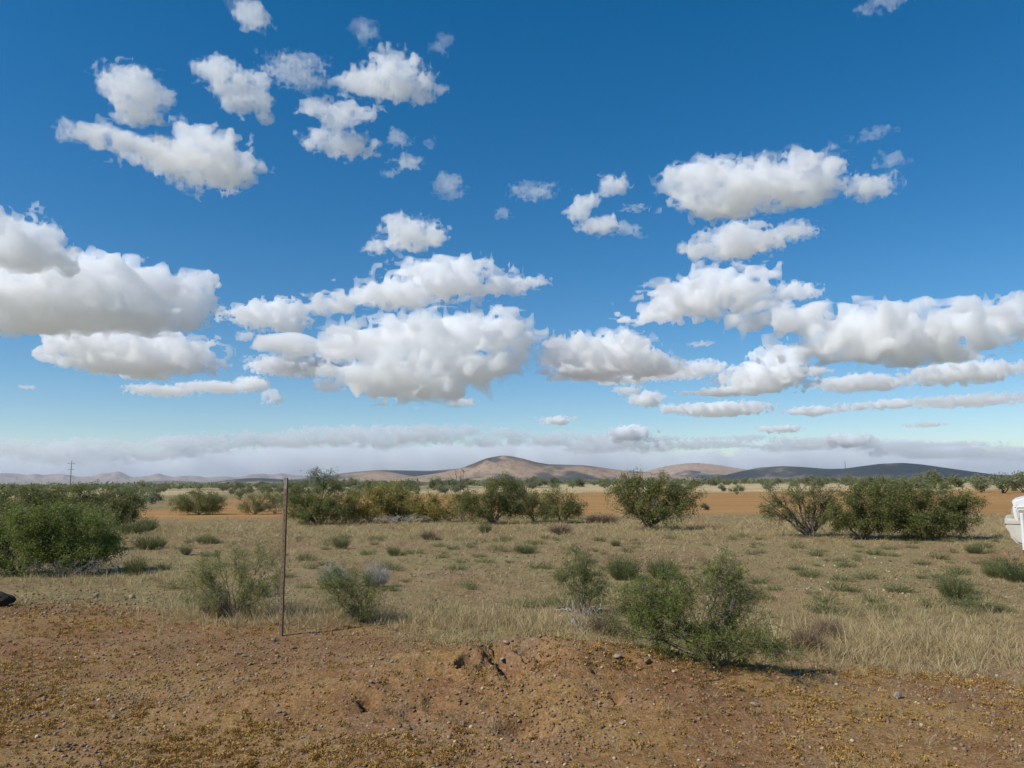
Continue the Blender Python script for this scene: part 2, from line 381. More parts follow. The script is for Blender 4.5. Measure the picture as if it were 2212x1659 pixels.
# (blobs, range, label, options)
CLOUDS = [
 ([(540,27,36,24)], 3300, 'small ragged cloud at the very top of the sky, left of centre', dict(dens=.010)),
 ([(270,175,44,30),(300,208,48,34),(285,238,38,22),(335,265,20,9)], 3300, 'rounded cloud high at the left, above the long slanting cloud', {}),
 ([(465,148,34,24),(510,188,40,28),(560,195,30,32),(530,230,46,20),(572,254,20,10)], 3300, 'forked upright cloud high in the sky left of centre', {}),
 ([(630,152,44,22),(662,176,34,14),(655,130,36,12)], 3300, 'thin torn cloud between the forked cloud and the long-tailed one', dict(dens=.006, erode=.95)),
 ([(740,182,36,9),(800,178,48,25),(850,160,50,38),(895,185,44,28),(840,196,62,18)], 3300, 'bright heaped cloud with a thin tail pointing left, high near centre', {}),
 ([(680,232,30,15),(742,240,55,19),(725,270,24,26),(690,300,30,20),(750,314,50,22)], 3500, 'hook-shaped cloud with two arms below the heaped tailed cloud', {}),
 ([(220,295,46,22),(290,320,60,22),(360,340,60,25),(420,298,46,28),(450,350,80,42),(490,368,45,30)], 3600, 'long bright cloud slanting down to the right, high at left', {}),
 ([(145,285,20,18)], 3600, 'small loose tuft at the tail of the long slanting cloud', dict(dens=.005, erode=.9)),
 ([(865,300,24,18)], 3700, 'faint ragged puff right of the hook-shaped cloud', dict(dens=.0045, erode=.9)),
 ([(880,350,27,13),(840,372,15,9)], 3700, 'small white puff with a speck beside it, right below the hook-shaped cloud', dict(dens=.007, erode=.85)),
 ([(970,400,29,21)], 3800, 'thin hooked wisp in the open blue near the centre', dict(dens=.0045, erode=.95)),
 ([(1150,413,36,15)], 4000, 'thin smear of cloud just right of the centre line', dict(dens=.0045, erode=.95)),
 ([(1085,459,16,12)], 4100, 'tiny pale puff below the smear at centre', dict(dens=.005, erode=.85)),
 ([(790,70,26,20)], 3300, 'faintest torn wisp near the top of the sky', dict(dens=.0026, erode=.85)),
 ([(952,95,17,16)], 3300, 'faint small wisp near the top, right of the torn one', dict(dens=.0026, erode=.85)),
 ([(930,308,10,14)], 3700, 'tiny upright wisp above the hooked wisp', dict(dens=.0035, erode=.75)),
 ([(1322,402,31,20)], 4300, 'ragged puff, topmost of the five-puff cluster right of centre', dict(dens=.011)),
 ([(1255,446,29,29)], 4300, 'plump puff, leftmost of the five-puff cluster', dict(dens=.011)),
 ([(1298,486,38,19)], 4300, 'slanting puff, lowest left of the five-puff cluster', dict(dens=.011)),
 ([(1366,450,26,9)], 4300, 'small flat puff at the right of the five-puff cluster', dict(dens=.009)),
 ([(1350,494,15,15),(1378,502,14,12)], 4300, 'thin double puff, lowest right of the five-puff cluster', dict(dens=.005, erode=.85)),
 ([(890,505,58,31)], 4600, 'compact rounded cloud alone in mid sky left of centre', {}),
 ([(810,535,21,13)], 4600, 'little cloud at the lower left of the compact rounded cloud', {}),
 ([(1500,388,58,32),(1600,388,90,34),(1700,382,80,36),(1620,425,125,30),(1765,415,42,24),(1570,456,62,17)], 4300, 'large ragged cloud high at the right', {}),
 ([(1880,402,48,22)], 4300, 'solitary ragged cloud at right of the large high one', dict(dens=.010)),
 ([(1887,288,32,11)], 3900, 'pale streak high near the right edge', dict(dens=.0035, erode=.8)),
 ([(1925,345,22,15)], 4100, 'faint wisp above the solitary ragged cloud', dict(dens=.0035, erode=.8)),
 ([(1520,538,50,20),(1600,522,72,33)], 5000, 'bright cloud below the large ragged cloud at the right', {}),
 ([(1718,500,40,17)], 5000, 'thin arm-like puff right of the bright cloud', dict(dens=.010)),
 ([(1540,600,62,25),(1500,640,76,34),(1480,668,108,26),(1590,632,72,34),(1655,592,32,20),(1385,690,58,12)], 6250, 'triangular cloud with a raised right arm above the dark hill', dict(deep=1.3)),
 ([(1720,628,38,17)], 6300, 'small cloud right of the raised arm', {}),
 ([(1620,688,62,23),(1750,692,100,32),(1870,715,130,42),(2000,720,140,45),(2120,702,80,42),(1950,758,175,20)], 6220, 'very long flat cloud reaching to the right edge', dict(freq=1.3)),
 ([(2195,650,36,13)], 6700, 'thin cloud at the right edge above the long flat one', dict(dens=.010)),
 ([(25,510,72,46),(62,552,84,28)], 4700, 'towering cloud cut by the left edge', {}),
 ([(60,640,130,58),(180,632,120,58),(300,632,112,52),(390,650,62,42),(200,688,170,24)], 5700, 'huge heavy cloud at the left edge in mid sky', dict(freq=1.3)),
 ([(200,752,80,34),(310,760,112,36),(420,772,45,27),(320,790,112,20)], 6800, 'low rounded cloud under the huge left cloud', dict(freq=1.2)),
 ([(720,658,56,21),(850,636,90,30),(960,604,110,40),(1080,612,52,22),(1000,574,50,18)], 6200, 'long cloud rising to the right in the middle of the sky', dict(freq=1.2)),
 ([(1150,608,32,14)], 6200, 'small tip broken off the long rising cloud', dict(dens=.010)),
 ([(540,680,50,17),(600,680,56,29),(622,706,36,15)], 8500, 'soft blunt cloud left of the big central cloud', {}),
 ([(640,745,70,24),(800,745,110,34),(950,728,140,48),(1080,720,80,44),(880,822,150,42),(1000,790,120,40),(1100,770,45,22)], 5350, 'biggest layered cloud low in the middle of the sky', dict(freq=1.45, deep=1.1)),
 ([(640,790,82,19)], 8750, 'flat cloud tucked under the left end of the biggest cloud', dict(freq=1.2)),
 ([(1240,760,70,33),(1320,768,90,40),(1400,788,60,24),(1280,805,100,17)], 6600, 'broad low cloud right of the biggest central cloud', dict(freq=1.3, deep=1.2)),
 ([(1350,822,60,9),(1440,806,110,14),(1520,792,40,14)], 9500, 'flat streak of cloud below the broad low cloud', dict(freq=1.3)),
 ([(1690,775,50,21),(1660,815,85,25),(1580,845,90,9)], 9500, 'two-tiered cloud low at the right', dict(freq=1.2)),
 ([(1400,860,34,14)], 13000, 'small slanted cloud low right of centre', {}),
 ([(1450,883,26,10)], 14500, 'small dim cloud beside the slanted one', dict(dens=.008)),
 ([(1360,843,28,10)], 12000, 'little pale cloud above the slanted one', dict(dens=.008)),
 ([(1565,883,76,13)], 14500, 'lens-shaped flat cloud low above the pinkish hill', {}),
 ([(1860,828,76,14)], 11500, 'flat-bottomed small cloud under the very long flat cloud', {}),
 ([(2075,805,82,18)], 10500, 'smooth arched cloud low near the right edge', {}),
 ([(2085,866,92,10)], 14000, 'thin long streak low near the right edge', dict(dens=.009)),
 ([(1920,873,36,9)], 14000, 'thin cloud left of the long low streak', {}),
 ([(1842,879,32,8)], 15000, 'thin cloud, middle one of the low row of three', {}),
 ([(1755,887,42,9)], 15500, 'thin cloud, leftmost of the low row of three', {}),
 ([(350,843,56,10),(470,836,62,11),(545,830,30,15)], 8900, 'thin string of cloud low at the left', {}),
 ([(592,859,21,14)], 12500, 'tiny dim puff at the right end of the string of cloud', dict(dens=.009)),
 ([(1200,908,36,8)], 18000, 'small white cloud just above the far cloud bank, at centre', {}),
 ([(1000,868,26,9)], 13500, 'tiny scrap under the biggest central cloud', dict(dens=.008)),
 ([(215,803,11,7)], 9500, 'tiny round puff under the low rounded cloud at left', {}),
 ([(62,837,16,4)], 12000, 'tiny flat scrap low near the left edge', {}),
 ([(530,726,22,9)], 7800, 'faint scrap below the soft blunt cloud', dict(dens=.007, erode=.7)),
 ([(1515,743,28,6)], 8500, 'faint flat scrap under the triangular cloud', dict(dens=.008)),
 ([(1680,927,36,7)], 21000, 'small flat cloud above the bank, over the dark hill', {}),
 ([(2000,917,30,5)], 19000, 'thin scrap low in the clear sky at right', dict(dens=.008)),
 ([(1915,3,36,14)], 3300, 'ragged cloud cut by the top edge at the right', dict(dens=.005, erode=.85)),
 ([(1360,936,44,15)], 30000, 'white heaped top rising from the cloud bank right of centre', dict(dens=.006)),
 ([(1830,950,40,11)], 30000, 'white top rising from the cloud bank at right', dict(dens=.006)),
]
for blobs, R, label, kw in CLOUDS:
    cloud(blobs, R, label, **kw)

# the far bank along the horizon
TOP = [(-200,950),(0,944),(200,948),(400,940),(560,930),(680,918),(760,914),(900,916),(1000,914),(1100,922),(1230,926),(1400,934),(1600,938),(1800,944),(2000,952),(2212,962),(2400,966)]
def bank(x0, x1, dy0, dy1, rx, ry, n, R, label, dens, seed, freq, erode, vox=1.5):
    r2 = random.Random(seed); bl = []
    for i in range(n):
        x = x0 + (x1 - x0) * (i + r2.random()) / n
        t = np.interp(x, [q[0] for q in TOP], [q[1] for q in TOP])
        h = r2.uniform(*ry)
        bl.append((x, t + h + r2.uniform(dy0, dy1), r2.uniform(*rx), h))
    cloud(bl, R, label, dens=dens, freq=freq, erode=erode, group='cloud bank along the horizon', name='cloud_bank', vox=vox, deep=1.1)
for k in range(9):
    x0 = -140 + k * 262
    side = ['leftmost stretch', 'second stretch from the left', 'third stretch from the left', 'stretch left of the pointed hill', 'stretch above the pointed hill', 'stretch right of the pointed hill', 'stretch above the pinkish hill', 'stretch above the dark double hill', 'rightmost stretch'][k]
    thin = k > 5
    bank(x0 - 20, x0 + 280, 0, 30 if not thin else 24, (22, 64), (5, 15) if not thin else (3, 9), 15, 30000 + 900 * (k % 3), 'heaped white top of the far cloud bank, ' + side, .0013, 10 + k, 1.3, .85, 1.25)
bank(-260, 2480, 12, 66, (140, 260), (28, 42), 22, 46000, 'soft grey lower body of the far cloud bank over the hills', .00055, 4, 0.8, .4, 2.0)
print('cloud tris', cloud_tris)

# ------------------------------------------------------------------ haze: thin air from below the ground to just over the hilltops
def haze_box():
    me = bpy.data.meshes.new('haze'); bm = bmesh.new()
    bmesh.ops.create_cube(bm, size=1.0)
    for v in bm.verts:
        v.co = (v.co.x * 56000, v.co.y * 56000, 420 if v.co.z > 0 else -14)
    bm.to_mesh(me); bm.free()
    m = bpy.data.materials.new('haze_air'); m.use_nodes = True
    nt = m.node_tree; nt.nodes.remove(nt.nodes['Principled BSDF'])
    v = nt.nodes.new('ShaderNodeVolumePrincipled')
    v.inputs['Color'].default_value = (.80, .88, 1.0, 1)
    v.inputs['Density'].default_value = 3.2e-5
    v.inputs['Density Attribute'].default_value = ''
    v.inputs['Anisotropy'].default_value = 0.2
    nt.links.new(v.outputs[0], nt.nodes['Material Output'].inputs['Volume'])
    m.cycles.homogeneous_volume = True
    obj('haze', me, m, kind='stuff', label='thin pale haze in the air over the plain')
haze_box()
# ------------------------------------------------------------------ ground
BX = np.array([-60, -9, -7.3, -5.1, -4.0, -2.7, -1.35, -.53, .95, 1.4, 2.04, 3.15, 4.24, 9, 60])
BY = np.array([11.5, 11.4, 11.0, 11.0, 9.5, 9.0, 8.75, 8.35, 8.1, 7.5, 6.9, 6.6, 6.4, 5.8, 5.6])
def bare_mask(x, y):
    yb = np.interp(x, BX, BY)
    n = fbm2(x * 1.1 + 5, y * 1.1 + 8, 3)
    return (1 - sstep(-0.55, 0.55, y - yb + 0.9 * n))
def field_mask(x, y):
    n = fbm2(x / 14 + 40, y / 22 + 3, 4) * 12
    a = sstep(33, 38, y + n * .35) * (1 - sstep(104, 124, y + n * 1.3)) * sstep(-40, -26, x + n - 0.12 * (y - 40))
    return a * sstep(-0.62, -0.45, fbm2(x / 9 + 7, y / 16 + 1, 3) + 0.02 * x + .10)
def pale_mask(x, y):
    n = fbm2(x / 25 + 4, y / 40 + 13, 4)
    return sstep(100, 122, y + n * 14) * (1 - sstep(230, 420, y)) * sstep(-.25, .2, n + .12 + np.where(x > 0, .15, -.05))

# scoops in the mound: (ax, ay, bx, by, depth, reach) steep along the left line, running out to the right
SCOOPS = []
HOLES = []
SLOTS = []
def H(x, y):
    x = np.asarray(x, float); y = np.asarray(y, float)
    r = np.hypot(x, y)
    z = 0.05 * fbm2(x / 3.1 + 2, y / 3.1 + 6, 3) * sstep(3, 12, r)
    z = z + 0.22 * fbm2(x / 28 + 2.4, y / 28 + 1, 3) * sstep(16, 60, r) * (1 - sstep(1500, 4000, r))
    z = z + 0.5 * fbm2(x / 160 + 7.4, y / 160 + 3, 3) * sstep(90, 300, r) * (1 - sstep(2500, 5000, r))
    near = 1 - sstep(25, 45, r)
    z = z + near * (0.026 * fbm2(x / .46, y / .46, 3) + 0.011 * fbm2(x / .12 + 3, y / .12, 2) + .02 * np.maximum(0, fbm2(x / .19 + 53, y / .19 + 8, 2) - .25))
    # dirt mound
    m = 0.27 * np.exp(-((x - .12) / 1.35) ** 2 - ((y - 6.45) / .95) ** 2) + 0.13 * np.exp(-((x - 1.2) / 1.5) ** 2 - ((y - 6.3) / .75) ** 2) \
        + 0.10 * np.exp(-((x + 1.25) / .9) ** 2 - ((y - 6.1) / .8) ** 2)
    z = z + m * (1 + .22 * fbm2(x / .5 + 9, y / .5 + 4, 3))
    z = z + m * 0.10 * np.maximum(0, fbm2(x / .16 + 19, y / .16 + 2, 2)) 
    for (ax, ay, bx, by, dep, reach) in SCOOPS:
        ux, uy = bx - ax, by - ay; L = math.hypot(ux, uy); ux /= L; uy /= L
        t = (x - ax) * ux + (y - ay) * uy
        s = (x - ax) * (-uy) + (y - ay) * ux
        if bx > ax and by < ay: s = s           # right side of a line going down to the right
        s = s + .05 * fbm2(x / .13 + 3, y / .13, 3)
        w = sstep(-.12 * L, .18 * L, t) * (1 - sstep(.8 * L, 1.15 * L, t))
        z = z - dep * w * sstep(-.005, .035, s) * np.exp(-(np.maximum(s, 0) / reach) ** 4) * (1 - .35 * np.clip(s / reach, 0, 1))
        z = z + dep * .10 * w * np.exp(-((s + .06) / .06) ** 2)
    for (ax, ay, bx, by, dep, wd) in SLOTS:
        ux, uy = bx - ax, by - ay; L = math.hypot(ux, uy); ux /= L; uy /= L
        t = (x - ax) * ux + (y - ay) * uy
        s = (x - ax) * (-uy) + (y - ay) * ux + .035 * fbm2(x / .09 + 13, y / .09 + 5, 3)
        w = np.sin(np.clip(t / L, 0, 1) * math.pi) ** .6 * wd
        z = z - dep * sstep(0, .03, s) * (1 - sstep(w, w + .03, s)) * sstep(0, .06, w)
    for (hx, hy, hr, dep) in HOLES:
        q = np.hypot(x - hx, (y - hy) * .62) / hr + .25 * fbm2(x / .07 + 1, y / .07, 2)
        z = z - dep * (1 - sstep(.55, 1.0, q)) + dep * .12 * np.exp(-((q - 1.25) / .25) ** 2)
    return z
_ts = np.geomspace(2.0, 6000.0, 420)
def hit(px, py):
    """where the line of sight through a photo pixel meets the ground"""
    d = pdir(px, py); t = _ts
    for _ in range(2):
        p = CAM[None] + d[None] * t[:, None]
        below = np.nonzero(p[:, 2] < H(p[:, 0], p[:, 1]))[0]
        k = max(1, below[0]) if len(below) else len(t) - 1
        t = np.linspace(t[k - 1], t[k], 24)
    p = CAM + d * t[k - 1] if False else p[k]
    return np.array([p[0], p[1], float(H(p[0], p[1]))])
def ground_at(px, D):
    d = pdir(px, 1040); k = D / math.hypot(d[0], d[1])
    return np.array([d[0] * k, d[1] * k, float(H(d[0] * k, d[1] * k))])

def seg(a, b, dep, reach):
    A = hit(*a); B = hit(*b)
    return (A[0], A[1], B[0], B[1], dep, reach)
_s = [seg((1030, 1396), (1100, 1474), .06, .42), seg((1066, 1568), (1114, 1602), .13, .36), seg((768, 1512), (780, 1538), .12, .14), seg((1314, 1500), (1325, 1520), .07, .10),
      seg((860, 1535), (885, 1560), .05, .2), seg((905, 1500), (925, 1540), .04, .2), seg((1120, 1392), (1170, 1430), .07, .3)]
_l = [seg((1014, 1386), (1064, 1436), .42, .13), seg((1040, 1410), (1102, 1476), .48, .19), seg((1112, 1394), (1134, 1424), .26, .07), seg((1140, 1394), (1176, 1412), .2, .06), seg((1056, 1384), (1068, 1400), .16, .04), seg((1068, 1566), (1112, 1600), .14, .04),
      seg((1186, 1414), (1206, 1428), .12, .04), seg((770, 1510), (782, 1536), .15, .05), seg((1274, 1440), (1284, 1456), .10, .04)]
_h = []
for px, py, r, dep in [(1008, 1440, .085, .36), (1275, 1540, .03, .05)]:
    q = hit(px, py); _h.append((q[0], q[1], r, dep))
SCOOPS += _s; HOLES += _h; SLOTS += _l

def spaced(*parts):
    out = []
    for a, b, n in parts: out.append(np.linspace(a, b, n, endpoint=False))
    return np.concatenate(out)
def grow(start, end, d0, k):
    o = [start]; d = d0
    while o[-1] < end: d *= k; o.append(o[-1] + d)
    o[-1] = end
    return np.array(o)
gx_pos = np.concatenate([spaced((0, 2.4, 120), (2.4, 8.5, 100)), grow(8.5, 26500, .065, 1.11)])
gx = np.concatenate([-gx_pos[::-1][:-1], gx_pos])
gy = np.concatenate([-grow(0, 26500, .4, 1.25)[::-1][:-1], spaced((0, 4.6, 34), (4.6, 7.8, 160), (7.8, 13.5, 95)), grow(13.5, 26500, .065, 1.065)])
GX, GY = np.meshgrid(gx, gy, indexing='ij')
GZ = H(GX, GY)
ny = len(gy)
ii, jj = np.meshgrid(np.arange(len(gx) - 1), np.arange(ny - 1), indexing='ij')
a_ = (ii * ny + jj).ravel()
Fg = np.stack([a_, a_ + ny, a_ + ny + 1, a_ + 1], -1)
zone = np.stack([field_mask(GX, GY), bare_mask(GX, GY), pale_mask(GX, GY)], -1).reshape(-1, 3)
me = mesh_np('ground', np.stack([GX, GY, GZ], -1).reshape(-1, 3), Fg, True, {'zone': zone})
print('ground tris', 2 * len(Fg))

m, nt, b, out = material('desert_soil')
geo = nd(nt, 'ShaderNodeNewGeometry'); P = geo.outputs['Position']
at = nd(nt, 'ShaderNodeAttribute', attribute_name='zone')
sepz = nd(nt, 'ShaderNodeSeparateColor', {0: at.outputs['Color']})
def nz(sc, det=5.0, ro=.6, vec=None, dist=0.0):
    return nd(nt, 'ShaderNodeTexNoise', {'Vector': vec or P, 'Scale': sc, 'Detail': det, 'Roughness': ro, 'Distortion': dist}).outputs[0]
mid = ramp(nt, nz(.9, 6, .65), [(.30, (.185, .118, .060)), (.5, (.255, .168, .09)), (.7, (.315, .218, .125))])
mid = mixc(nt, ramp(nt, nz(.22, 4), [(.40, (0, 0, 0)), (.60, (1, 1, 1))]), mid, (.245, .20, .088))
bare = ramp(nt, nz(1.3, 6, .65), [(.30, (.158, .080, .036)), (.48, (.215, .114, .050)), (.66, (.27, .158, .076))])
bare = mixc(nt, ramp(nt, nz(.55, 5, .6), [(.46, (0, 0, 0)), (.60, (.8, .8, .8))]), bare, (.285, .175, .062))
bare = mixc(nt, ramp(nt, nz(.75, 4, .6, dist=.4), [(.52, (0, 0, 0)), (.66, (.7, .7, .7))]), bare, (.235, .15, .085))
fvec = nd(nt, 'ShaderNodeVectorMath', {0: P, 1: (.18, 1.0, 1.0)}, operation='MULTIPLY').outputs[0]
fieldc = ramp(nt, nz(.33, 7, .68, fvec), [(.3, (.30, .155, .055)), (.5, (.365, .195, .07)), (.7, (.43, .26, .105))])
palec = ramp(nt, nz(.12, 5, .6), [(.3, (.36, .27, .13)), (.6, (.55, .43, .24))])
dist = nd(nt, 'ShaderNodeVectorMath', {0: P}, operation='LENGTH').outputs['Value']
farf = nd(nt, 'ShaderNodeMapRange', {'Value': dist, 'From Min': 60.0, 'From Max': 400.0}).outputs[0]
farc = ramp(nt, nz(.012, 7, .65), [(.35, (.17, .165, .095)), (.55, (.23, .205, .13)), (.68, (.34, .28, .18))])
col = mixc(nt, farf, mid, farc)
col = mixc(nt, sepz.outputs[2], col, palec)
col = mixc(nt, sepz.outputs[0], col, fieldc)
col = mixc(nt, sepz.outputs[1], col, bare)
# grit: fine light and dark specks of pebble and crumb
vor = nd(nt, 'ShaderNodeTexVoronoi', {'Vector': P, 'Scale': 55.0})
grit = ramp(nt, nz(38.0, 4, .75), [(.28, (.55, .55, .55)), (.5, (1, 1, 1)), (.72, (1.45, 1.42, 1.38))])
col = mixc(nt, 1.0, col, grit, 'MULTIPLY')
cell = nd(nt, 'ShaderNodeSeparateColor', {0: vor.outputs['Color']})
peb = ramp(nt, cell.outputs[0], [(.86, (0, 0, 0)), (.93, (.5, .5, .5))])
col = mixc(nt, peb, col, (.34, .245, .17))
nt.links.new(col, b.inputs['Base Color'])
b.inputs['Roughness'].default_value = 1.0
b.inputs['Specular IOR Level'].default_value = 0.08
hgt = nd(nt, 'ShaderNodeMath', {0: nz(24.0, 6, .7), 1: nd(nt, 'ShaderNodeMath', {0: vor.outputs['Distance'], 1: -.35}, operation='MULTIPLY').outputs[0]}, operation='ADD').outputs[0]
bump = nd(nt, 'ShaderNodeBump', {'Height': hgt, 'Strength': .55, 'Distance': .03})
nt.links.new(bump.outputs[0], b.inputs['Normal'])
obj('ground', me, m, kind='structure', label='dry desert ground running from red dirt to the far plain')
# ------------------------------------------------------------------ plant materials
def leaf_mat(name, stops, trans=.3, rough=.55):
    m, nt, b, out = material(name)
    at = nd(nt, 'ShaderNodeAttribute', attribute_name='tint')
    info = nd(nt, 'ShaderNodeObjectInfo')
    f = nd(nt, 'ShaderNodeMath', {0: at.outputs['Fac'], 1: nd(nt, 'ShaderNodeMapRange', {'Value': info.outputs['Random'], 'To Min': -.07, 'To Max': .07}).outputs[0]}, operation='ADD').outputs[0]
    sh = nd(nt, 'ShaderNodeAttribute', attribute_name='shade', attribute_type='INSTANCER')
    f = nd(nt, 'ShaderNodeMath', {0: f, 1: sh.outputs['Fac']}, operation='ADD').outputs[0]
    c = ramp(nt, f, stops)
    nt.links.new(c, b.inputs['Base Color'])
    b.inputs['Roughness'].default_value = rough
    b.inputs['Specular IOR Level'].default_value = .25
    if trans > 0:
        t = nd(nt, 'ShaderNodeBsdfTranslucent', {'Color': c})
        mx = nd(nt, 'ShaderNodeMixShader', {0: trans, 1: b.outputs[0], 2: t.outputs[0]})
        nt.links.new(mx.outputs[0], out.inputs['Surface'])
    return m
M_green = leaf_mat('mesquite_leaf', [(0, (.142, .155, .050)), (.3, (.195, .208, .066)), (.6, (.25, .25, .083)), (.8, (.30, .275, .098)), (1, (.39, .32, .115))], .45)
M_bright = leaf_mat('fresh_mesquite_leaf', [(0, (.13, .17, .040)), (.4, (.195, .235, .056)), (.7, (.255, .275, .075)), (1, (.36, .32, .105))], .45)
M_yellow = leaf_mat('yellowing_leaf', [(0, (.125, .155, .045)), (.35, (.20, .215, .06)), (.65, (.32, .28, .07)), (1, (.44, .35, .09))], .42)
M_belt = leaf_mat('hazy_belt_leaf', [(0, (.18, .20, .10)), (.4, (.23, .25, .125)), (.75, (.28, .285, .15)), (1, (.37, .33, .18))], .45)  # pale scrub green, with distance haze partly put into the colour
M_sage = leaf_mat('snakeweed_stem', [(0, (.118, .136, .052)), (.4, (.168, .185, .070)), (.75, (.225, .222, .092)), (1, (.34, .285, .13))], .35)
M_tan = leaf_mat('dry_grass_blade', [(0, (.24, .17, .085)), (.35, (.39, .295, .145)), (.7, (.52, .41, .21)), (1, (.62, .51, .29))], .25, .7)
M_gold = leaf_mat('dry_weed', [(0, (.24, .13, .04)), (.4, (.38, .22, .06)), (.75, (.50, .32, .095)), (1, (.56, .42, .18))], .2, .8)
M_grey = leaf_mat('dead_grey_stem', [(0, (.22, .19, .15)), (.5, (.36, .33, .28)), (1, (.52, .49, .43))], .1, .8)
M_brown = leaf_mat('dead_brown_stem', [(0, (.13, .085, .055)), (.5, (.225, .155, .10)), (1, (.33, .245, .16))], .15, .8)
def bark(name, c0, c1):
    m, nt, b, out = material(name)
    g = nd(nt, 'ShaderNodeNewGeometry')
    n = nd(nt, 'ShaderNodeTexNoise', {'Vector': g.outputs['Position'], 'Scale': 30.0, 'Detail': 4.0})
    nt.links.new(ramp(nt, n.outputs[0], [(.35, c0), (.65, c1)]), b.inputs['Base Color'])
    b.inputs['Roughness'].default_value = .95
    return m
M_bark = bark('mesquite_bark', (.10, .078, .06), (.20, .16, .125))
M_twig = bark('pale_twig', (.26, .22, .17), (.48, .43, .36))
M_dead = bark('dead_wood', (.12, .10, .085), (.23, .20, .17))

# ------------------------------------------------------------------ plant geometry, all quads
def unit(v): return v / np.maximum(np.linalg.norm(v, axis=-1, keepdims=True), 1e-9)
class Acc:
    def __init__(s): s.V = []; s.F = []; s.T = []; s.n = 0
    def add(s, V, F, T):
        s.V.append(V); s.F.append(F + s.n); s.T.append(np.broadcast_to(T, (len(V),)) if np.ndim(T) == 0 else T); s.n += len(V)
    def mesh(s, name, smooth=False):
        if not s.V: return None
        return mesh_np(name, np.concatenate(s.V), np.concatenate(s.F), smooth, {'tint': np.concatenate(s.T)})
def rhombi(acc, P, d, L, W, tint):
    n = len(P)
    if n == 0: return
    d = unit(d); s = unit(np.cross(d, rng.normal(size=(n, 3))))
    L = np.broadcast_to(L, (n,))[:, None]; W = np.broadcast_to(W, (n,))[:, None]
    V = np.stack([P, P + d * L * .45 + s * W / 2, P + d * L, P + d * L * .45 - s * W / 2], 1).reshape(-1, 3)
    acc.add(V, np.arange(4 * n).reshape(n, 4), np.repeat(np.broadcast_to(tint, (n,)), 4))
def blades(acc, P, d, L, W, bend, tint):
    n = len(P)
    if n == 0: return
    d = unit(d); s = unit(np.cross(d, rng.normal(size=(n, 3)))); s[:, 2] *= .3
    h = rng.normal(size=(n, 3)); h[:, 2] = -np.abs(h[:, 2]) * .6; h = unit(h) * .6 + unit(np.stack([d[:, 0], d[:, 1], np.zeros(n)], -1) + 1e-6) * .5
    L = np.broadcast_to(L, (n,))[:, None]; W = np.broadcast_to(W, (n,))[:, None]; bend = np.broadcast_to(bend, (n,))[:, None]
    M = P + d * L * .5 + h * L * bend * .3
    T = P + d * L * .95 + h * L * bend
    V = np.stack([P - s * W / 2, P + s * W / 2, M + s * W * .36, M - s * W * .36, T + s * W * .08, T - s * W * .08], 1).reshape(-1, 3)
    k = np.arange(n)[:, None] * 6
    acc.add(V, np.concatenate([k + np.array([[0, 1, 2, 3]]), k + np.array([[3, 2, 4, 5]])]), np.repeat(np.broadcast_to(tint, (n,)), 6))
def fronds(acc, P, d, L, tint, pairs=7):
    """feathery compound leaves: two rows of leaflets on a drooping rib"""
    n = len(P)
    if n == 0: return
    d = unit(d); s = unit(np.cross(d, rng.normal(size=(n, 3)))); up = np.cross(s, d)
    L = np.broadcast_to(L, (n,))
    for i in range(pairs):
        t = (i + .6) / pairs
        q = P + d * (L * t)[:, None] - np.array([0, 0, 1.0]) * (L * .25 * t * t)[:, None]
        ll = L * .20 * (1 - .45 * t)
        for sg in (-1, 1):
            rhombi(acc, q, s * sg + d * .45 + up * rng.normal(0, .25, (n, 1)), ll, ll * .42, tint)
def tubes(acc, paths, sides=4):
    for pts, rads in paths:
        pts = np.asarray(pts, float); k = len(pts)
        ax = unit(pts[-1] - pts[0] + 1e-6)
        u = unit(np.cross(ax, np.array([.31, .87, .38]))); v = np.cross(ax, u)
        a = np.arange(sides) * 2 * math.pi / sides
        ring = np.cos(a)[:, None] * u + np.sin(a)[:, None] * v
        V = (pts[:, None, :] + ring[None] * np.asarray(rads)[:, None, None]).reshape(-1, 3)
        i, j = np.meshgrid(np.arange(k - 1), np.arange(sides), indexing='ij')
        A = (i * sides + j).ravel(); B = (i * sides + (j + 1) % sides).ravel()
        acc.add(V, np.stack([A, B, B + sides, A + sides], -1), rng.random())
def curve(a, b, up, n, jit):
    t = np.linspace(0, 1, n)[:, None]
    c = a + (b - a) * .45 + np.asarray(up)
    p = (1 - t) ** 2 * a + 2 * t * (1 - t) * c + t * t * b
    w = (np.sin(t * math.pi))
    ph = rng.random(3) * 9
    return p + w * jit * np.stack([np.sin(t[:, 0] * 11 + ph[0]), np.sin(t[:, 0] * 13 + ph[1]), np.sin(t[:, 0] * 9 + ph[2])], -1) * .8

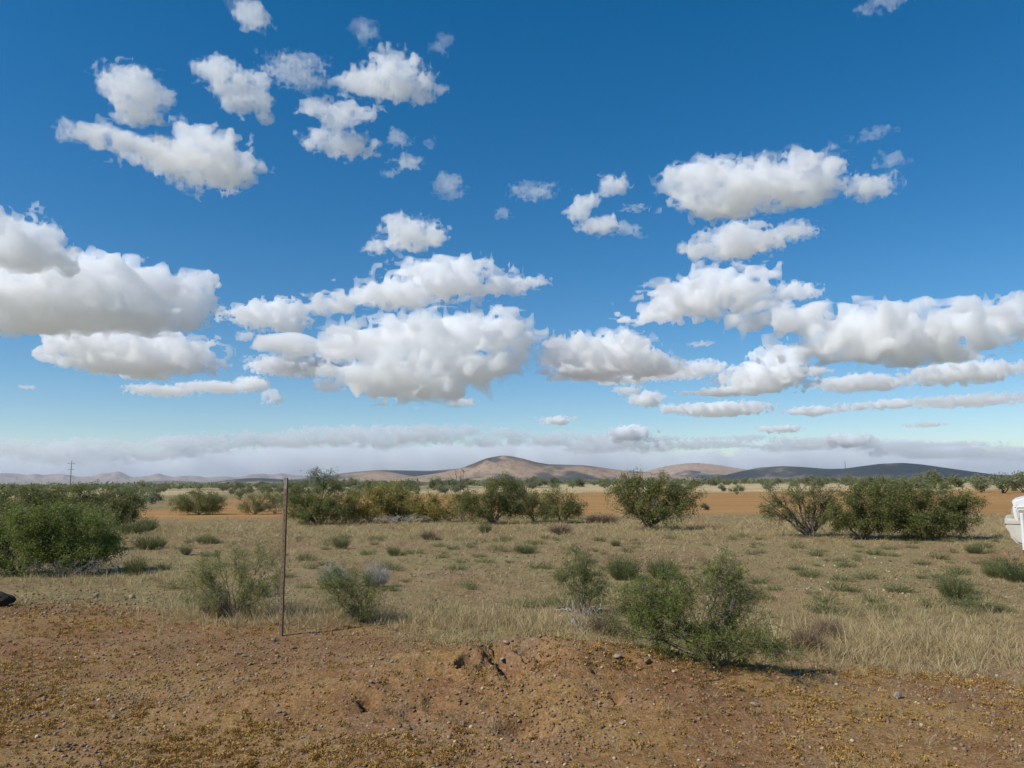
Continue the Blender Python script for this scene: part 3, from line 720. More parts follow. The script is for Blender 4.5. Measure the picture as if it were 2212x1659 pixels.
def shrub_meshes(blobs, style='blade', lai=2.4, leaf=(.07, .018), r0=.035, ntip=None, limbs=7, tint=(.35, .2), bare=0.0, sides=4, twig_r=.0035, spread=.06, frag=.35):
    """blobs: (x, y, z, rx, ry, rz, weight) in metres round the stem's foot -> trunk mesh, crown mesh"""
    B = np.array(blobs, float)
    area = (math.pi * B[:, 3] * B[:, 5] * B[:, 6])
    A = area.sum()
    if ntip is None: ntip = int(np.clip(A * 70, 50, 420))
    pick = rng.choice(len(B), ntip, p=area / A)
    u = unit(rng.normal(size=(ntip, 3))); rr = rng.random(ntip) ** .42
    tips = B[pick, :3] + u * B[pick, 3:6] * rr[:, None]
    tips[:, 2] = np.maximum(tips[:, 2], .04 + .05 * rng.random(ntip))
    limbs = min(limbs, ntip)
    cen = tips[rng.choice(ntip, limbs, replace=False)]
    for _ in range(3):
        lab = np.argmin(((tips[:, None] - cen[None]) ** 2).sum(-1), 1)
        for k in range(limbs):
            if (lab == k).any(): cen[k] = tips[lab == k].mean(0)
    wood = []; LP = []; LD = []
    size = float(np.ptp(tips[:, 2])) + .2
    for k in range(limbs):
        T = tips[lab == k]
        if not len(T): continue
        foot = np.array([rng.normal(0, r0 * .9), rng.normal(0, r0 * .9), -.05])
        lp = curve(foot, cen[k], (0, 0, size * .10), 7, size * .035)
        wood.append((lp, np.linspace(r0 * rng.uniform(.6, 1), r0 * .22, 7)))
        ns = max(1, len(T) // 6)
        sc = T[rng.choice(len(T), ns, replace=False)]
        sl = np.argmin(((T[:, None] - sc[None]) ** 2).sum(-1), 1)
        for q in range(ns):
            S = T[sl == q]
            if not len(S): continue
            st = lp[rng.integers(3, 7)]
            m_ = S.mean(0)
            sp = curve(st, m_, (0, 0, size * .04), 5, size * .03)
            wood.append((sp, np.linspace(r0 * .3, r0 * .11, 5)))
            for tp in S:
                s0 = sp[rng.integers(1, 5)]
                tw = curve(s0, tp, rng.normal(0, size * .03, 3) + np.array([0, 0, size * .03]), 4, size * .02)
                wood.append((tw, np.linspace(max(twig_r, r0 * .09), twig_r * .6, 4)))
                if rng.random() >= bare:
                    LP.append(tw)
    wa = Acc(); 
    tubes(wa, [w for w in wood if w[1][0] > r0 * .15], sides); tubes(wa, [w for w in wood if w[1][0] <= r0 * .15], 3)
    la = Acc()
    if LP and lai > 0:
        TW = np.array(LP)                                  # n x 4 x 3
        one = leaf[0] * leaf[1] * .5 if style == 'blade' else leaf[0] ** 2 * .095
        n = int(lai * A / one)
        i = rng.integers(0, len(TW), n)
        # some twigs are fuller than others
        full = rng.random(len(TW)) ** frag
        i = rng.choice(len(TW), n, p=full / full.sum())
        t = rng.random(n) ** .8 * 2.999; k = t.astype(int); f = (t - k)[:, None]
        p = TW[i, k] * (1 - f) + TW[i, k + 1] * f + rng.normal(0, spread, (n, 3))
        p[:, 2] = np.maximum(p[:, 2], .01)
        dr = unit(TW[i, k + 1] - TW[i, k]) * .5 + rng.normal(0, .75, (n, 3)) + np.array([0, 0, -.12])
        tt = np.clip(tint[0] + tint[1] * rng.normal(0, .6, n) + tint[1] * (rng.random(len(TW))[i] - .5) * 1.3, 0, 1)
        L = leaf[0] * rng.uniform(.6, 1.25, n)
        if style == 'blade': rhombi(la, p, dr, L, leaf[1] * rng.uniform(.7, 1.2, n), tt)
        else: fronds(la, p, dr, L, tt)
    return wa.mesh('branches', True), la.mesh('foliage')

tri_count = {'shrub': 0}
def shrub(base, ells, label, name='mesquite_bush', cat='bush', group=None, mat=None, bmat=None, D=None, skirt=0.0, grow_=1.12, **kw):
    """base px,py (foot on the ground), ells (px,py,rx,ry[,weight]) crown ellipses in photo pixels"""
    p = hit(*base) if D is None else ground_at(base[0], D)
    dist = math.hypot(p[0], p[1]); s = dist / FPX / math.cos(math.atan2(p[0], p[1]) * 0)
    az = math.atan2(p[0], p[1])
    s = p[1] / FPX if abs(az) < 1.2 else s
    bl = []
    for e in ells:
        w = e[4] if len(e) > 4 else 1.0
        x = (e[0] - base[0]) * s; z = (base[1] - e[1]) * s
        rx = e[2] * s * grow_; rz = e[3] * s * grow_
        bl.append((x, rng.uniform(-.25, .25) * rx, z, rx, rx * .8, rz, w))
    if skirt:
        E_ = np.array([e[:4] for e in ells], float)
        x0, x1 = (E_[:, 0] - E_[:, 2]).min(), (E_[:, 0] + E_[:, 2]).max(); hh = (base[1] - (E_[:, 1] - E_[:, 3]).min()) * s
        rx = (x1 - x0) / 2 * s * .86; cx = ((x0 + x1) / 2 - base[0]) * s
        bl.append((cx, 0, hh * .22, rx, rx * .7, hh * .22, skirt))
    wm, lm = shrub_meshes(bl, **kw)
    root = obj(name, None, loc=p, label=label, cat=cat, group=group)
    obj('branches', wm, bmat or M_bark, root)
    if lm: obj('foliage', lm, mat or M_green, root)
    tri_count['shrub'] += 2 * len(wm.polygons) + (2 * len(lm.polygons) if lm else 0)
    return root

G_ROW = 'mesquite bushes in the row before the orange field'
G_LEFT = 'mesquite thicket at the left edge'
FARL = dict(leaf=(.085, .024), lai=2.2, skirt=.8, spread=.075)
shrub((35,1152), [(25,1095,60,42),(-15,1100,50,40),(80,1088,42,34)], 'dark green mesquite at the left edge, rear of the thicket', group=G_LEFT, **FARL)
shrub((150,1150), [(130,1088,55,38),(185,1080,45,32),(150,1115,62,30),(200,1055,12,10,.5)], 'rear mesquite of the left thicket, below the tall utility pole', group=G_LEFT, **FARL)
shrub((255,1142), [(238,1083,45,32),(275,1098,36,32),(250,1115,45,22)], 'rounded dark mesquite closing the left thicket on its right', group=G_LEFT, tint=(.25, .2), **FARL)
shrub((40,1243), [(30,1140,76,48),(85,1130,55,42),(45,1195,88,42),(-30,1180,60,45)], 'yellow-green mesquite in front of the thicket, at the left edge', group=G_LEFT, mat=M_bright, tint=(.5, .25), leaf=(.06, .015), lai=1.9, frag=.7, skirt=.8)
shrub((175,1240), [(145,1138,72,52),(205,1142,56,46),(170,1195,84,42),(245,1172,34,30)], 'front mesquite of the left thicket, beside the grey brush', group=G_LEFT, mat=M_bright, tint=(.42, .25), leaf=(.06, .015), lai=2.1, frag=.6, skirt=.8)
shrub((110,1192), [(55,1135,82,42),(165,1130,82,42),(110,1150,100,34)], 'middle mesquite of the left thicket, between the rear and front ones', group=G_LEFT, tint=(.42, .25), **FARL)
shrub((430,1112), [(430,1085,46,28),(392,1090,28,20),(466,1090,26,20)], 'mesquite alone between the left thicket and the metal post', **FARL)
shrub((548,1112), [(545,1086,40,26),(585,1078,24,22)], 'thin pale mesquite just left of the metal post', tint=(.6, .25), leaf=(.085, .02), lai=1.3, skirt=.8)
shrub((690,1133), [(650,1088,46,40),(720,1086,44,42),(690,1108,72,28),(688,1030,34,26,.33),(652,1048,28,18,.35),(716,1042,24,18,.4)], 'dark mesquite with open upright boughs behind the metal post', group=G_ROW, tint=(.24, .22), limbs=9, r0=.06, ntip=420, **FARL)
shrub((800,1130), [(790,1092,50,38),(830,1076,34,28),(762,1104,30,24),(815,1062,18,14,.6)], 'yellow mesquite next to the one with open boughs', grow_=1.3, group=G_ROW, mat=M_yellow, tint=(.72, .35), leaf=(.085, .024), lai=1.9, skirt=.8)
shrub((862,1128), [(850,1080,30,34),(882,1098,34,28)], 'narrow yellow-green mesquite between two yellow ones', grow_=1.3, group=G_ROW, mat=M_yellow, tint=(.5, .28), **FARL)
shrub((935,1128), [(920,1092,42,32),(962,1100,36,28)], 'golden mesquite left of the big central bush', grow_=1.3, group=G_ROW, mat=M_yellow, tint=(.75, .3), leaf=(.085, .024), lai=1.8, skirt=.8)
shrub((1065,1132), [(1050,1078,52,40),(1092,1062,40,32),(1028,1098,46,30),(1112,1090,40,34),(1000,1084,24,18,.6),(1082,1036,26,14,.4)], 'large dark central mesquite with a twisted trunk', group=G_ROW, tint=(.3, .22), r0=.06, limbs=8, ntip=420, **FARL)
shrub((1150,1127), [(1140,1086,36,30),(1180,1092,34,28)], 'green mesquite against the right side of the central bush', group=G_ROW, tint=(.4, .25), **FARL)
shrub((1216,1130), [(1200,1086,40,32),(1240,1096,28,26)], 'mesquite at the right end of the central clump', group=G_ROW, tint=(.52, .28), **FARL)
shrub((1400,1145), [(1400,1078,60,44),(1352,1072,40,36),(1442,1062,46,30),(1492,1066,38,28,.8),(1432,1020,16,17,.6),(1382,1036,36,22,.6),(1468,1096,44,24),(1395,1112,40,24)], 'fan-shaped mesquite standing alone before the orange field', group=G_ROW, tint=(.4, .25), r0=.06, limbs=12, ntip=420, **FARL)
shrub((1752,1160), [(1700,1085,56,34),(1752,1068,46,30),(1792,1092,42,42),(1670,1105,30,22)], 'half-bare brown-stemmed mesquite left of the big dense one', group=G_ROW, tint=(.6, .3), lai=1.1, skirt=.25, leaf=(.075, .02), r0=.055, limbs=11, ntip=420, bare=.25, twig_r=.006)
shrub((1862,1166), [(1850,1092,60,46),(1902,1076,60,40),(1840,1130,60,30),(1890,1130,50,30),(1935,1105,48,50)], 'dense mesquite in the middle of the big right-hand clump', group=G_ROW, tint=(.34, .25), ntip=420, leaf=(.075, .02), lai=2.4, skirt=.8)
shrub((1995,1168), [(1962,1092,60,50),(2032,1086,64,48),(2088,1106,42,42),(2000,1132,92,32)], 'dense dark mesquite at the right end of the big clump', group=G_ROW, tint=(.22, .22), ntip=420, leaf=(.075, .02), lai=2.6, skirt=.8)
# dead boughs sticking out of the row
shrub((1000,1130), [(985,1035,22,22),(1000,1025,16,14),(962,1052,16,10)], 'leafless grey boughs rising left of the central mesquite', name='dead_shrub', cat='dead shrub', bmat=M_dead, lai=0, ntip=26, limbs=5, r0=.03, twig_r=.008)
shrub((870,1134), [(850,1118,50,12),(900,1120,40,10)], 'grey dead brush heaped under the yellow mesquites', name='dead_shrub', cat='dead shrub', bmat=M_twig, lai=0, ntip=120, limbs=10, r0=.02, twig_r=.007)
shrub((592,1110), [(590,1092,26,16)], 'grey-brown dead bush right beside the metal post, further back', name='dead_shrub', cat='dead shrub', bmat=M_dead, lai=0, ntip=150, limbs=10, r0=.02, twig_r=.008)
shrub((150,1246), [(120,1222,70,18),(210,1222,60,20)], 'low grey dead brush along the front of the left thicket', name='dead_shrub', cat='dead shrub', bmat=M_dead, lai=0, ntip=420, limbs=22, r0=.013, twig_r=.004)

# foreground mesquites with feathery leaves
NEAR = dict(style='frond', leaf=(.085, 0), spread=.03, twig_r=.0022, sides=5)
shrub((505,1335), [(475,1225,72,42),(560,1232,60,48),(430,1262,46,38),(530,1285,80,34),(545,1190,56,22,.6)], 'sparse yellow-green mesquite sapling behind the metal post', group='young mesquites in the foreground', mat=M_bright, tint=(.68, .3), lai=1.05, skirt=.4, r0=.008, limbs=14, ntip=420, bare=.1, frag=.8, **NEAR)
shrub((775,1345), [(748,1272,58,44),(790,1305,44,40),(720,1250,34,28,.7)], 'small mesquite sapling right of the metal post, before two grey tussocks', group='young mesquites in the foreground', mat=M_bright, tint=(.45, .3), lai=1.6, skirt=.5, r0=.007, limbs=12, ntip=280, frag=.8, **NEAR)
shrub((1262,1330), [(1250,1222,44,32),(1276,1258,46,34),(1215,1250,28,24),(1250,1200,20,14,.6)], 'upright mesquite sapling left of the largest one', group='young mesquites in the foreground', mat=M_bright, tint=(.38, .25), lai=1.6, skirt=.4, r0=.008, limbs=10, ntip=280, frag=.7, **NEAR)
shrub((1540,1432), [(1375,1335,56,52),(1415,1310,84,58),(1500,1275,88,56),(1580,1252,48,42),(1600,1330,70,58),(1475,1372,110,44),(1595,1222,26,26,.8),(1560,1385,82,36),(1690,1418,62,16),(1640,1398,44,26)], 'largest bright green young mesquite in the foreground at right', group='young mesquites in the foreground', mat=M_bright, tint=(.44, .28), lai=1.9, skirt=.8, r0=.010, limbs=22, ntip=700, bare=.05, frag=.55, **NEAR)
shrub((1572,1436), [(1548,1330,36,46),(1605,1405,62,20),(1570,1285,36,36)], 'pale dead twigs inside the largest foreground mesquite', name='dead_shrub', cat='dead shrub', bmat=M_twig, lai=0, ntip=60, limbs=12, r0=.0048, twig_r=.003, sides=4)
shrub((1258,1366), [(1240,1318,40,24),(1280,1314,26,28),(1225,1352,30,8)], 'curly bleached twigs at the foot of the upright sapling', name='dead_shrub', cat='dead shrub', bmat=M_twig, lai=0, ntip=46, limbs=9, r0=.008, twig_r=.0045, sides=4)
shrub((600,1305), [(590,1270,34,28),(620,1285,24,20)], 'small bleached dead bush just left of the metal post', name='dead_shrub', cat='dead shrub', bmat=M_twig, lai=0, ntip=90, limbs=10, r0=.007, twig_r=.0028, sides=4)
print('shrub tris', tri_count)

# ------------------------------------------------------------------ low bushy clumps of upright stems
def clump_mesh(n, r, h, tint, W=.006, fan=.75, bend=.25, twigs=0.0):
    acc = Acc()
    a = rng.random(n) * 2 * math.pi; q = np.sqrt(rng.random(n))
    P = np.stack([np.cos(a) * q * r * .35, np.sin(a) * q * r * .35, np.full(n, -.01)], -1)
    th = q * fan
    d = np.stack([np.cos(a) * np.sin(th), np.sin(a) * np.sin(th), np.cos(th)], -1) + rng.normal(0, .12, (n, 3))
    L = h * (1 - .28 * q ** 2) * rng.uniform(.65, 1.08, n)
    t = np.clip(tint[0] + rng.normal(0, tint[1], n), 0, 1)
    blades(acc, P, d, L, W * rng.uniform(.6, 1.2, n), bend, t)
    # short side sprays along the stems
    k = rng.integers(0, n, n * 2); f = rng.uniform(.35, .95, n * 2)
    p2 = P[k] + unit(d[k]) * (L[k] * f)[:, None]
    rhombi(acc, p2, unit(d[k]) + rng.normal(0, .55, (n * 2, 3)), h * rng.uniform(.06, .16, n * 2), W * 1.2, np.clip(t[k] + rng.normal(0, .08, n * 2), 0, 1))
    return acc.mesh('low_bush')
sage_v = [clump_mesh(520, .5, .55, (.30 + .07 * i, .14), W=.009) for i in range(4)]
for q in sage_v: q.materials.append(M_sage)
forb_v = [clump_mesh(130, .5, .5, (.42 + .1 * i, .2), W=.016, fan=1.0) for i in range(4)]
for q in forb_v: q.materials.append(M_sage)
def clump(me, base, wpx, hpx, label, group, name='snakeweed_bush', cat='low bush'):
    """width and height in photo pixels, native mesh about 1 m wide and 0.5 m high"""
    p = hit(*base); s = p[1] / FPX
    o = obj(name, me, loc=p, rotz=rng.random() * 6.28, label=label, cat=cat, group=group)
    k = wpx * s / 1.0; o.scale = (k, k, hpx * s / .55)
    return o
GS = 'rounded green snakeweed bushes'
for i, (bx, by, w, h, lab) in enumerate([
    (1348,1252,100,68,'left one of two rounded green bushes behind the largest foreground mesquite'),
    (1432,1250,92,58,'right one of two rounded green bushes behind the largest foreground mesquite'),
    (2062,1292,100,62,'rounded olive bush on open ground at the right'),
    (2150,1248,70,44,'low green bush at the right edge, left one'),
    (2195,1256,90,62,'taller green bush at the right edge under the vehicle'),
    (737,1186,52,36,'compact dark green bush right of the post, in mid ground'),
    (402,1198,34,24,'small bright green bush standing alone left of the post'),
    (445,1176,60,26,'flat olive bush between the left thicket and the post'),
    (285,1155,80,36,'upper rounded bush beside the left thicket'),
    (318,1150,56,42,'rounded bush on the right of the upper one by the left thicket'),
    (318,1186,78,36,'dark low bush beside the front of the left thicket'),
    (345,1182,40,26,'small bush at the tip of the dark low one'),
    (292,1242,62,50,'dark upright bush at the front right corner of the left thicket'),
    (850,1200,40,24,'small green bush right of the compact dark one'),
    (1048,1152,40,28,'small green bush before the trunk of the central mesquite'),
    (1330,1180,30,18,'small bush left of the fan-shaped mesquite foot'),
    (1135,1195,70,24,'flat green patch of bush in the middle of the open ground'),
    (560,1105,40,20,'grey-green low bush left of the post, far side'),
    (2105,1195,50,24,'low bush behind the one under the vehicle')]):
    clump(sage_v[i % 4], (bx, by), w, h, lab, GS)
# grey straw tussocks
tus = clump_mesh(900, .5, .55, (.6, .2), W=.007, fan=.85, bend=.5); tus.materials.append(M_grey)
clump(tus, (812,1268), 66, 62, 'pale grey fluffy dead tussock right of the small sapling', 'grey dead tussocks', 'dead_tussock', 'tussock')
clump(tus, (722,1268), 74, 60, 'pale grey dead tussock behind the small sapling', 'grey dead tussocks', 'dead_tussock', 'tussock')
brn = clump_mesh(700, .5, .55, (.5, .22), W=.008, fan=.9, bend=.4); brn.materials.append(M_brown)
for bx, by, w, h, lab in [(1745,1405,90,66,'brown dry weed right of the largest foreground mesquite'), (1790,1375,80,50,'paler dry weed behind the brown one at right'),
                          (1310,1368,90,60,'brown dry weed left of the largest foreground mesquite'), (925,1166,40,26,'small dark dry weed in mid ground left of centre'),
                          (1210,1155,60,30,'dry weed below the right end of the central clump'), (1300,1130,90,26,'wide grey-brown weed left of the fan-shaped mesquite'),
                          (470,1330,80,50,'dry weed at the foot of the sparse yellow-green sapling')]:
    clump(brn, (bx, by), w, h, lab, 'dry brown weeds', 'dry_weed', 'weed')
# small green forbs scattered over the middle ground
nf = 0
while nf < 210:
    px, py = rng.uniform(350, 2200), 1160 + 170 * rng.random() ** 1.4
    if rng.random() > .35 + .65 * math.exp(-((px - 1050) / 420) ** 2 - ((py - 1185) / 32) ** 2) + .3 * math.exp(-((px - 1900) / 250) ** 2 - ((py - 1230) / 50) ** 2): continue
    p = hit(px, py)
    if bare_mask(p[0], p[1]) > .4: continue
    o = obj('green_forb', forb_v[nf % 4], loc=p, rotz=rng.random() * 6.28, label='small green forb dotted over the open gravelly ground', cat='forb', group='small green forbs on the open ground')
    k = rng.uniform(.22, .62); o.scale = (k, k, k * rng.uniform(.45, .8)); nf += 1
# ------------------------------------------------------------------ dry grass, weeds, gravel: uncountable cover
def scatter(n, y0, y1, spread=1.02, power=1.0):
    """ground points inside a wedge wider than the view; more per square metre close by"""
    u = rng.random(n) ** power
    y = y0 * (y1 / y0) ** u
    x = (rng.random(n) * 2 - 1) * (y * .70 * spread + 1.2)
    return x, y
def var_mesh(kind, i):
    acc = Acc()
    if kind in ('tall', 'short'):
        n = 15 if kind == 'tall' else 11
        fan, bend, r = (.55, .35, .16) if kind == 'tall' else (1.0, .6, .35)
        a = rng.random(n) * 2 * math.pi; q = np.sqrt(rng.random(n)); th = q * fan
        P = np.stack([np.cos(a) * q * r, np.sin(a) * q * r, np.full(n, -.03)], -1)
        d = np.stack([np.cos(a) * np.sin(th), np.sin(a) * np.sin(th), np.cos(th)], -1) + rng.normal(0, .16, (n, 3))
        blades(acc, P, d, rng.uniform(.5, 1.1, n), rng.uniform(.6, 1.3, n) * (.022 if kind == 'tall' else .05), bend, np.clip(.46 + rng.normal(0, .17, n), 0, 1))
    elif kind == 'weed':
        n = 34
        u = unit(rng.normal(size=(n, 3))); u[:, 2] = np.abs(u[:, 2])
        rhombi(acc, u * rng.random((n, 1)) ** .5 * np.array([.5, .5, .34]), rng.normal(size=(n, 3)) + np.array([0, 0, .4]), rng.uniform(.18, .40, n), rng.uniform(.07, .15, n), np.clip(.42 + rng.normal(0, .2, n), 0, 1))
    elif kind == 'stone':
        bm = bmesh.new(); bmesh.ops.create_icosphere(bm, subdivisions=1, radius=.5)
        V = np.array([v.co[:] for v in bm.verts]); F = np.array([[v.index for v in q_.verts] for q_ in bm.faces]); bm.free()
        for _ in range(4):
            nrm = unit(rng.normal(size=3)); V = V - np.outer(np.maximum(V @ nrm - rng.uniform(.22, .36), 0), nrm)
        V = V * rng.uniform(.8, 1.2, 3) * (1 + rng.normal(0, .1, (len(V), 1)))
        return mesh_np('piece', V, F, False, {'tint': np.full(len(V), .5)})
    return acc.mesh('piece')
_cols = {}
def variants(kind, mat, k=6):
    key = (kind, mat.name)
    if key not in _cols:
        col = bpy.data.collections.new('pieces_' + kind)
        for i in range(k):
            me = var_mesh(kind, i); me.materials.append(mat)
            col.objects.link(bpy.data.objects.new('piece', me))
        _cols[key] = col
    return _cols[key]
def cover(name, label, x, y, scale, kind, mat, shade=(0, .12), lift=0.0, tilt=.1):
    """one object whose points carry an instanced piece each"""
    n = len(x)
    S = np.broadcast_to(np.asarray(scale), (n, 3)) if np.ndim(scale) == 2 else np.repeat(np.asarray(scale)[:, None], 3, 1)
    P = np.stack([x, y, H(x, y) + lift * S[:, 2]], -1)
    me = bpy.data.meshes.new(name); me.vertices.add(n); me.vertices.foreach_set('co', P.astype(np.float32).ravel())
    def at(nm, typ, arr, key): me.attributes.new(nm, typ, 'POINT').data.foreach_set(key, arr)
    at('size', 'FLOAT_VECTOR', S.astype(np.float32).ravel(), 'vector')
    rot = np.stack([rng.normal(0, tilt, n), rng.normal(0, tilt, n), rng.random(n) * 6.2832], -1)
    at('turn', 'FLOAT_VECTOR', rot.astype(np.float32).ravel(), 'vector')
    at('shade', 'FLOAT', (shade[0] + rng.normal(0, shade[1], n)).astype(np.float32), 'value')
    at('pick', 'INT', rng.integers(0, 6, n).astype(np.int32), 'value')
    ng = bpy.data.node_groups.new(name, 'GeometryNodeTree')
    ng.interface.new_socket('Geometry', in_out='INPUT', socket_type='NodeSocketGeometry')
    ng.interface.new_socket('Geometry', in_out='OUTPUT', socket_type='NodeSocketGeometry')
    gi = ng.nodes.new('NodeGroupInput'); go = ng.nodes.new('NodeGroupOutput')
    ip = ng.nodes.new('GeometryNodeInstanceOnPoints'); ci = ng.nodes.new('GeometryNodeCollectionInfo')
    ci.inputs['Collection'].default_value = variants(kind, mat); ci.inputs['Separate Children'].default_value = True; ci.inputs['Reset Children'].default_value = True
    ip.inputs['Pick Instance'].default_value = True
    for nm, typ, sock in (('size', 'FLOAT_VECTOR', 'Scale'), ('turn', 'FLOAT_VECTOR', 'Rotation'), ('pick', 'INT', 'Instance Index')):
        na = ng.nodes.new('GeometryNodeInputNamedAttribute'); na.data_type = typ; na.inputs['Name'].default_value = nm
        out_ = [o_ for o_ in na.outputs if o_.enabled and o_.name == 'Attribute'][0]
        ng.links.new(out_, ip.inputs[sock])
    ng.links.new(gi.outputs[0], ip.inputs['Points']); ng.links.new(ci.outputs[0], ip.inputs['Instance']); ng.links.new(ip.outputs[0], go.inputs[0])
    o = obj(name, me, kind='stuff', label=label)
    o.modifiers.new('scatter', 'NODES').node_group = ng
    print(name, n)

# tall tan grass: along the bush row, at the edge of the bare dirt, round the saplings
CL = []
for px, py, rx, ry, w in [(440,1325,.9,.5,1.0),(560,1335,.8,.5,1.0),(680,1330,.7,.5,.9),(850,1340,.8,.6,.8),(960,1345,.6,.6,.7),(1100,1345,.6,.6,1.0),(1180,1360,.5,.4,1.0),(1300,1365,.4,.4,.8),(1720,1400,.5,.5,.9),(1820,1380,.7,.6,.7),(1950,1400,.8,.6,.55),(2100,1420,.9,.6,.5),(150,1258,2.2,.5,1.0),(330,1262,1.2,.5,.8),(480,1290,.6,.6,.5)]:
    q = hit(px, py); CL.append((q[0], q[1], rx, ry, w))
x, y = scatter(52000, 5.8, 62)
patch = fbm2(x / 2.6 + 3, y / 2.6 + 8, 4)
row = np.exp(-((y - 27 - 2 * patch) / 5.5) ** 2)
spots = sum(w * np.exp(-((x - a) / rx) ** 2 - ((y - b_) / ry) ** 2) for a, b_, rx, ry, w in CL)
rightside = np.exp(-((x - 4.2) / 2.2) ** 2 - ((y - 8.5) / 2.2) ** 2)
lik = .05 + .20 * sstep(-.1, .35, patch) + row * .9 + rightside * .22
keep = rng.random(len(x)) < np.clip(lik * (1 - bare_mask(x, y)) * (1 - field_mask(x, y)) + spots * .75, 0, 1)
x, y = x[keep], y[keep]
spots = spots[keep]; row = row[keep]
hh = (.09 + .08 * rng.random(len(x)) + .05 * row + .10 * np.clip(spots, 0, 1) * rng.random(len(x))) * rng.uniform(.7, 1.3, len(x))
wd = hh * (1 + sstep(12, 30, y) * 1.3)
cover('dry_grass', 'tall dry tan grass between the bushes', x, y, np.stack([wd, wd, hh], -1), 'tall', M_tan, (.08, .15))
# short sparse stubble over the gravelly middle ground
x, y = scatter(34000, 6.3, 46)
keep = rng.random(len(x)) < (1 - bare_mask(x, y)) * (1 - field_mask(x, y)) * (.35 + .6 * sstep(-.3, .3, fbm2(x / 1.2 + 9, y / 1.2, 3)))
x, y = x[keep], y[keep]
hh = (.03 + .05 * rng.random(len(x))) * (1 + .02 * y)
cover('grass_stubble', 'short dry stubble on the gravelly ground', x, y, hh, 'short', M_tan, (-.08, .2))
x, y = scatter(9000, 8, 34)
keep = (rng.random(len(x)) < (1 - bare_mask(x, y)) * (1 - field_mask(x, y)) * sstep(-.05, .4, fbm2(x / 2.1 + 39, y / 3 + 4, 3)))
x, y = x[keep], y[keep]
hh = (.04 + .05 * rng.random(len(x))) * (1 + .02 * y)
cover('green_stubble', 'faint green sprouts among the dry stubble', x, y, hh, 'short', M_sage, (.1, .15))
x, y = scatter(9000, 30, 150)
keep = rng.random(len(x)) < field_mask(x, y) * (.02 + .25 * sstep(.1, .5, fbm2(x / 9 + 3, y / 14, 3))) + .5 * pale_mask(x, y)
x, y = x[keep], y[keep]
hh = .18 + .2 * rng.random(len(x))
cover('field_grass', 'scattered straw tufts on the orange field and its far edge', x, y, np.stack([hh * 1.5, hh * 1.5, hh], -1), 'tall', M_tan, (.12, .12))
# golden weeds on the bare dirt
x, y = scatter(48000, 3.6, 13, power=1.12)
pn = fbm2(x / 1.0 + 21, y / 1.0 + 2, 4)
keep = (rng.random(len(x)) < np.clip(sstep(.0, .42, pn) * .75 + .13 + .4 * sstep(.3, 2.0, x) * sstep(-.15, .3, pn), 0, 1)) & (bare_mask(x, y) > .12)
x, y = x[keep], y[keep]
hh = .026 + .062 * rng.random(len(x)) ** 2
cover('golden_weeds', 'low golden dried weeds over the bare red dirt', x, y, hh, 'weed', M_gold, (0, .2))
x, y = scatter(1500, 4.0, 9)
keep = (bare_mask(x, y) > .2); x, y = x[keep], y[keep]
cover('straw_sprigs', 'thin straw sprigs on the bare dirt', x, y, .05 + .05 * rng.random(len(x)), 'tall', M_tan, (.05, .2))
M_stone = leaf_mat('stone', [(0, (.12, .07, .038)), (.45, (.215, .128, .072)), (.8, (.29, .19, .115)), (.95, (.37, .275, .185)), (1, (.46, .38, .28))], 0, .9)
x, y = scatter(90000, 3.6, 14, power=1.1)
keep = (rng.random(len(x)) < .3 + .7 * sstep(-.25, .3, fbm2(x / 1.3 + 61, y / 1.3, 3))); x, y = x[keep], y[keep]
sz = .007 + .030 * rng.random(len(x)) ** 3.0
cover('gravel', 'small loose stones strewn over the foreground dirt', x, y, np.stack([sz, sz, sz * .75], -1), 'stone', M_stone, (.04, .22), .12, .4)
x, y = scatter(26000, 10, 34)
keep = (rng.random(len(x)) < .25 + .75 * sstep(-.15, .3, fbm2(x / 3 + 11, y / 3 + 40, 3))) & (field_mask(x, y) < .5); x, y = x[keep], y[keep]
sz = .014 + .05 * rng.random(len(x)) ** 2.4
cover('stony_gravel', 'pale stones on the open middle ground', x, y, np.stack([sz, sz, sz * .7], -1), 'stone', M_stone, (.1, .24), .12, .4)

# single rocks one can pick out
rock_me = []
for i in range(5):
    bm = bmesh.new(); bmesh.ops.create_icosphere(bm, subdivisions=2, radius=.5)
    V = np.array([v.co[:] for v in bm.verts]); F = np.array([[v.index for v in f.verts] for f in bm.faces]); bm.free()
    sc = rng.uniform(.75, 1.1, 3); o_ = rng.random(3) * 30
    # cut by random planes for broken faces
    for _ in range(10):
        nrm = unit(rng.normal(size=3)); c = rng.uniform(.20, .36)
        dd = V @ nrm; V = V - np.outer(np.maximum(dd - c, 0), nrm)
    V = V * sc * (1 + .07 * noise3(V[:, :1] * 5 + o_[0], V[:, 1:2] * 5 + o_[1], V[:, 2:] * 5 + o_[2]))
    V[:, 2] *= .72
    rock_me.append(mesh_np('rock', V, F, False, {'tint': np.full(len(V), .5)}))
def rock_mat(name, c0, c1, c2):
    m, nt, b, out = material(name)
    tc = nd(nt, 'ShaderNodeTexCoord')
    n = nd(nt, 'ShaderNodeTexNoise', {'Vector': tc.outputs['Object'], 'Scale': 5.0, 'Detail': 6.0, 'Roughness': .7})
    nt.links.new(ramp(nt, n.outputs[0], [(.3, c0), (.5, c1), (.7, c2)]), b.inputs['Base Color'])
    b.inputs['Roughness'].default_value = .95
    bp = nd(nt, 'ShaderNodeBump', {'Height': n.outputs[0], 'Strength': .5, 'Distance': .15})
    nt.links.new(bp.outputs[0], b.inputs['Normal'])
    return m
RG = rock_mat('grey_rock', (.19, .15, .115), (.30, .25, .195), (.42, .36, .29))
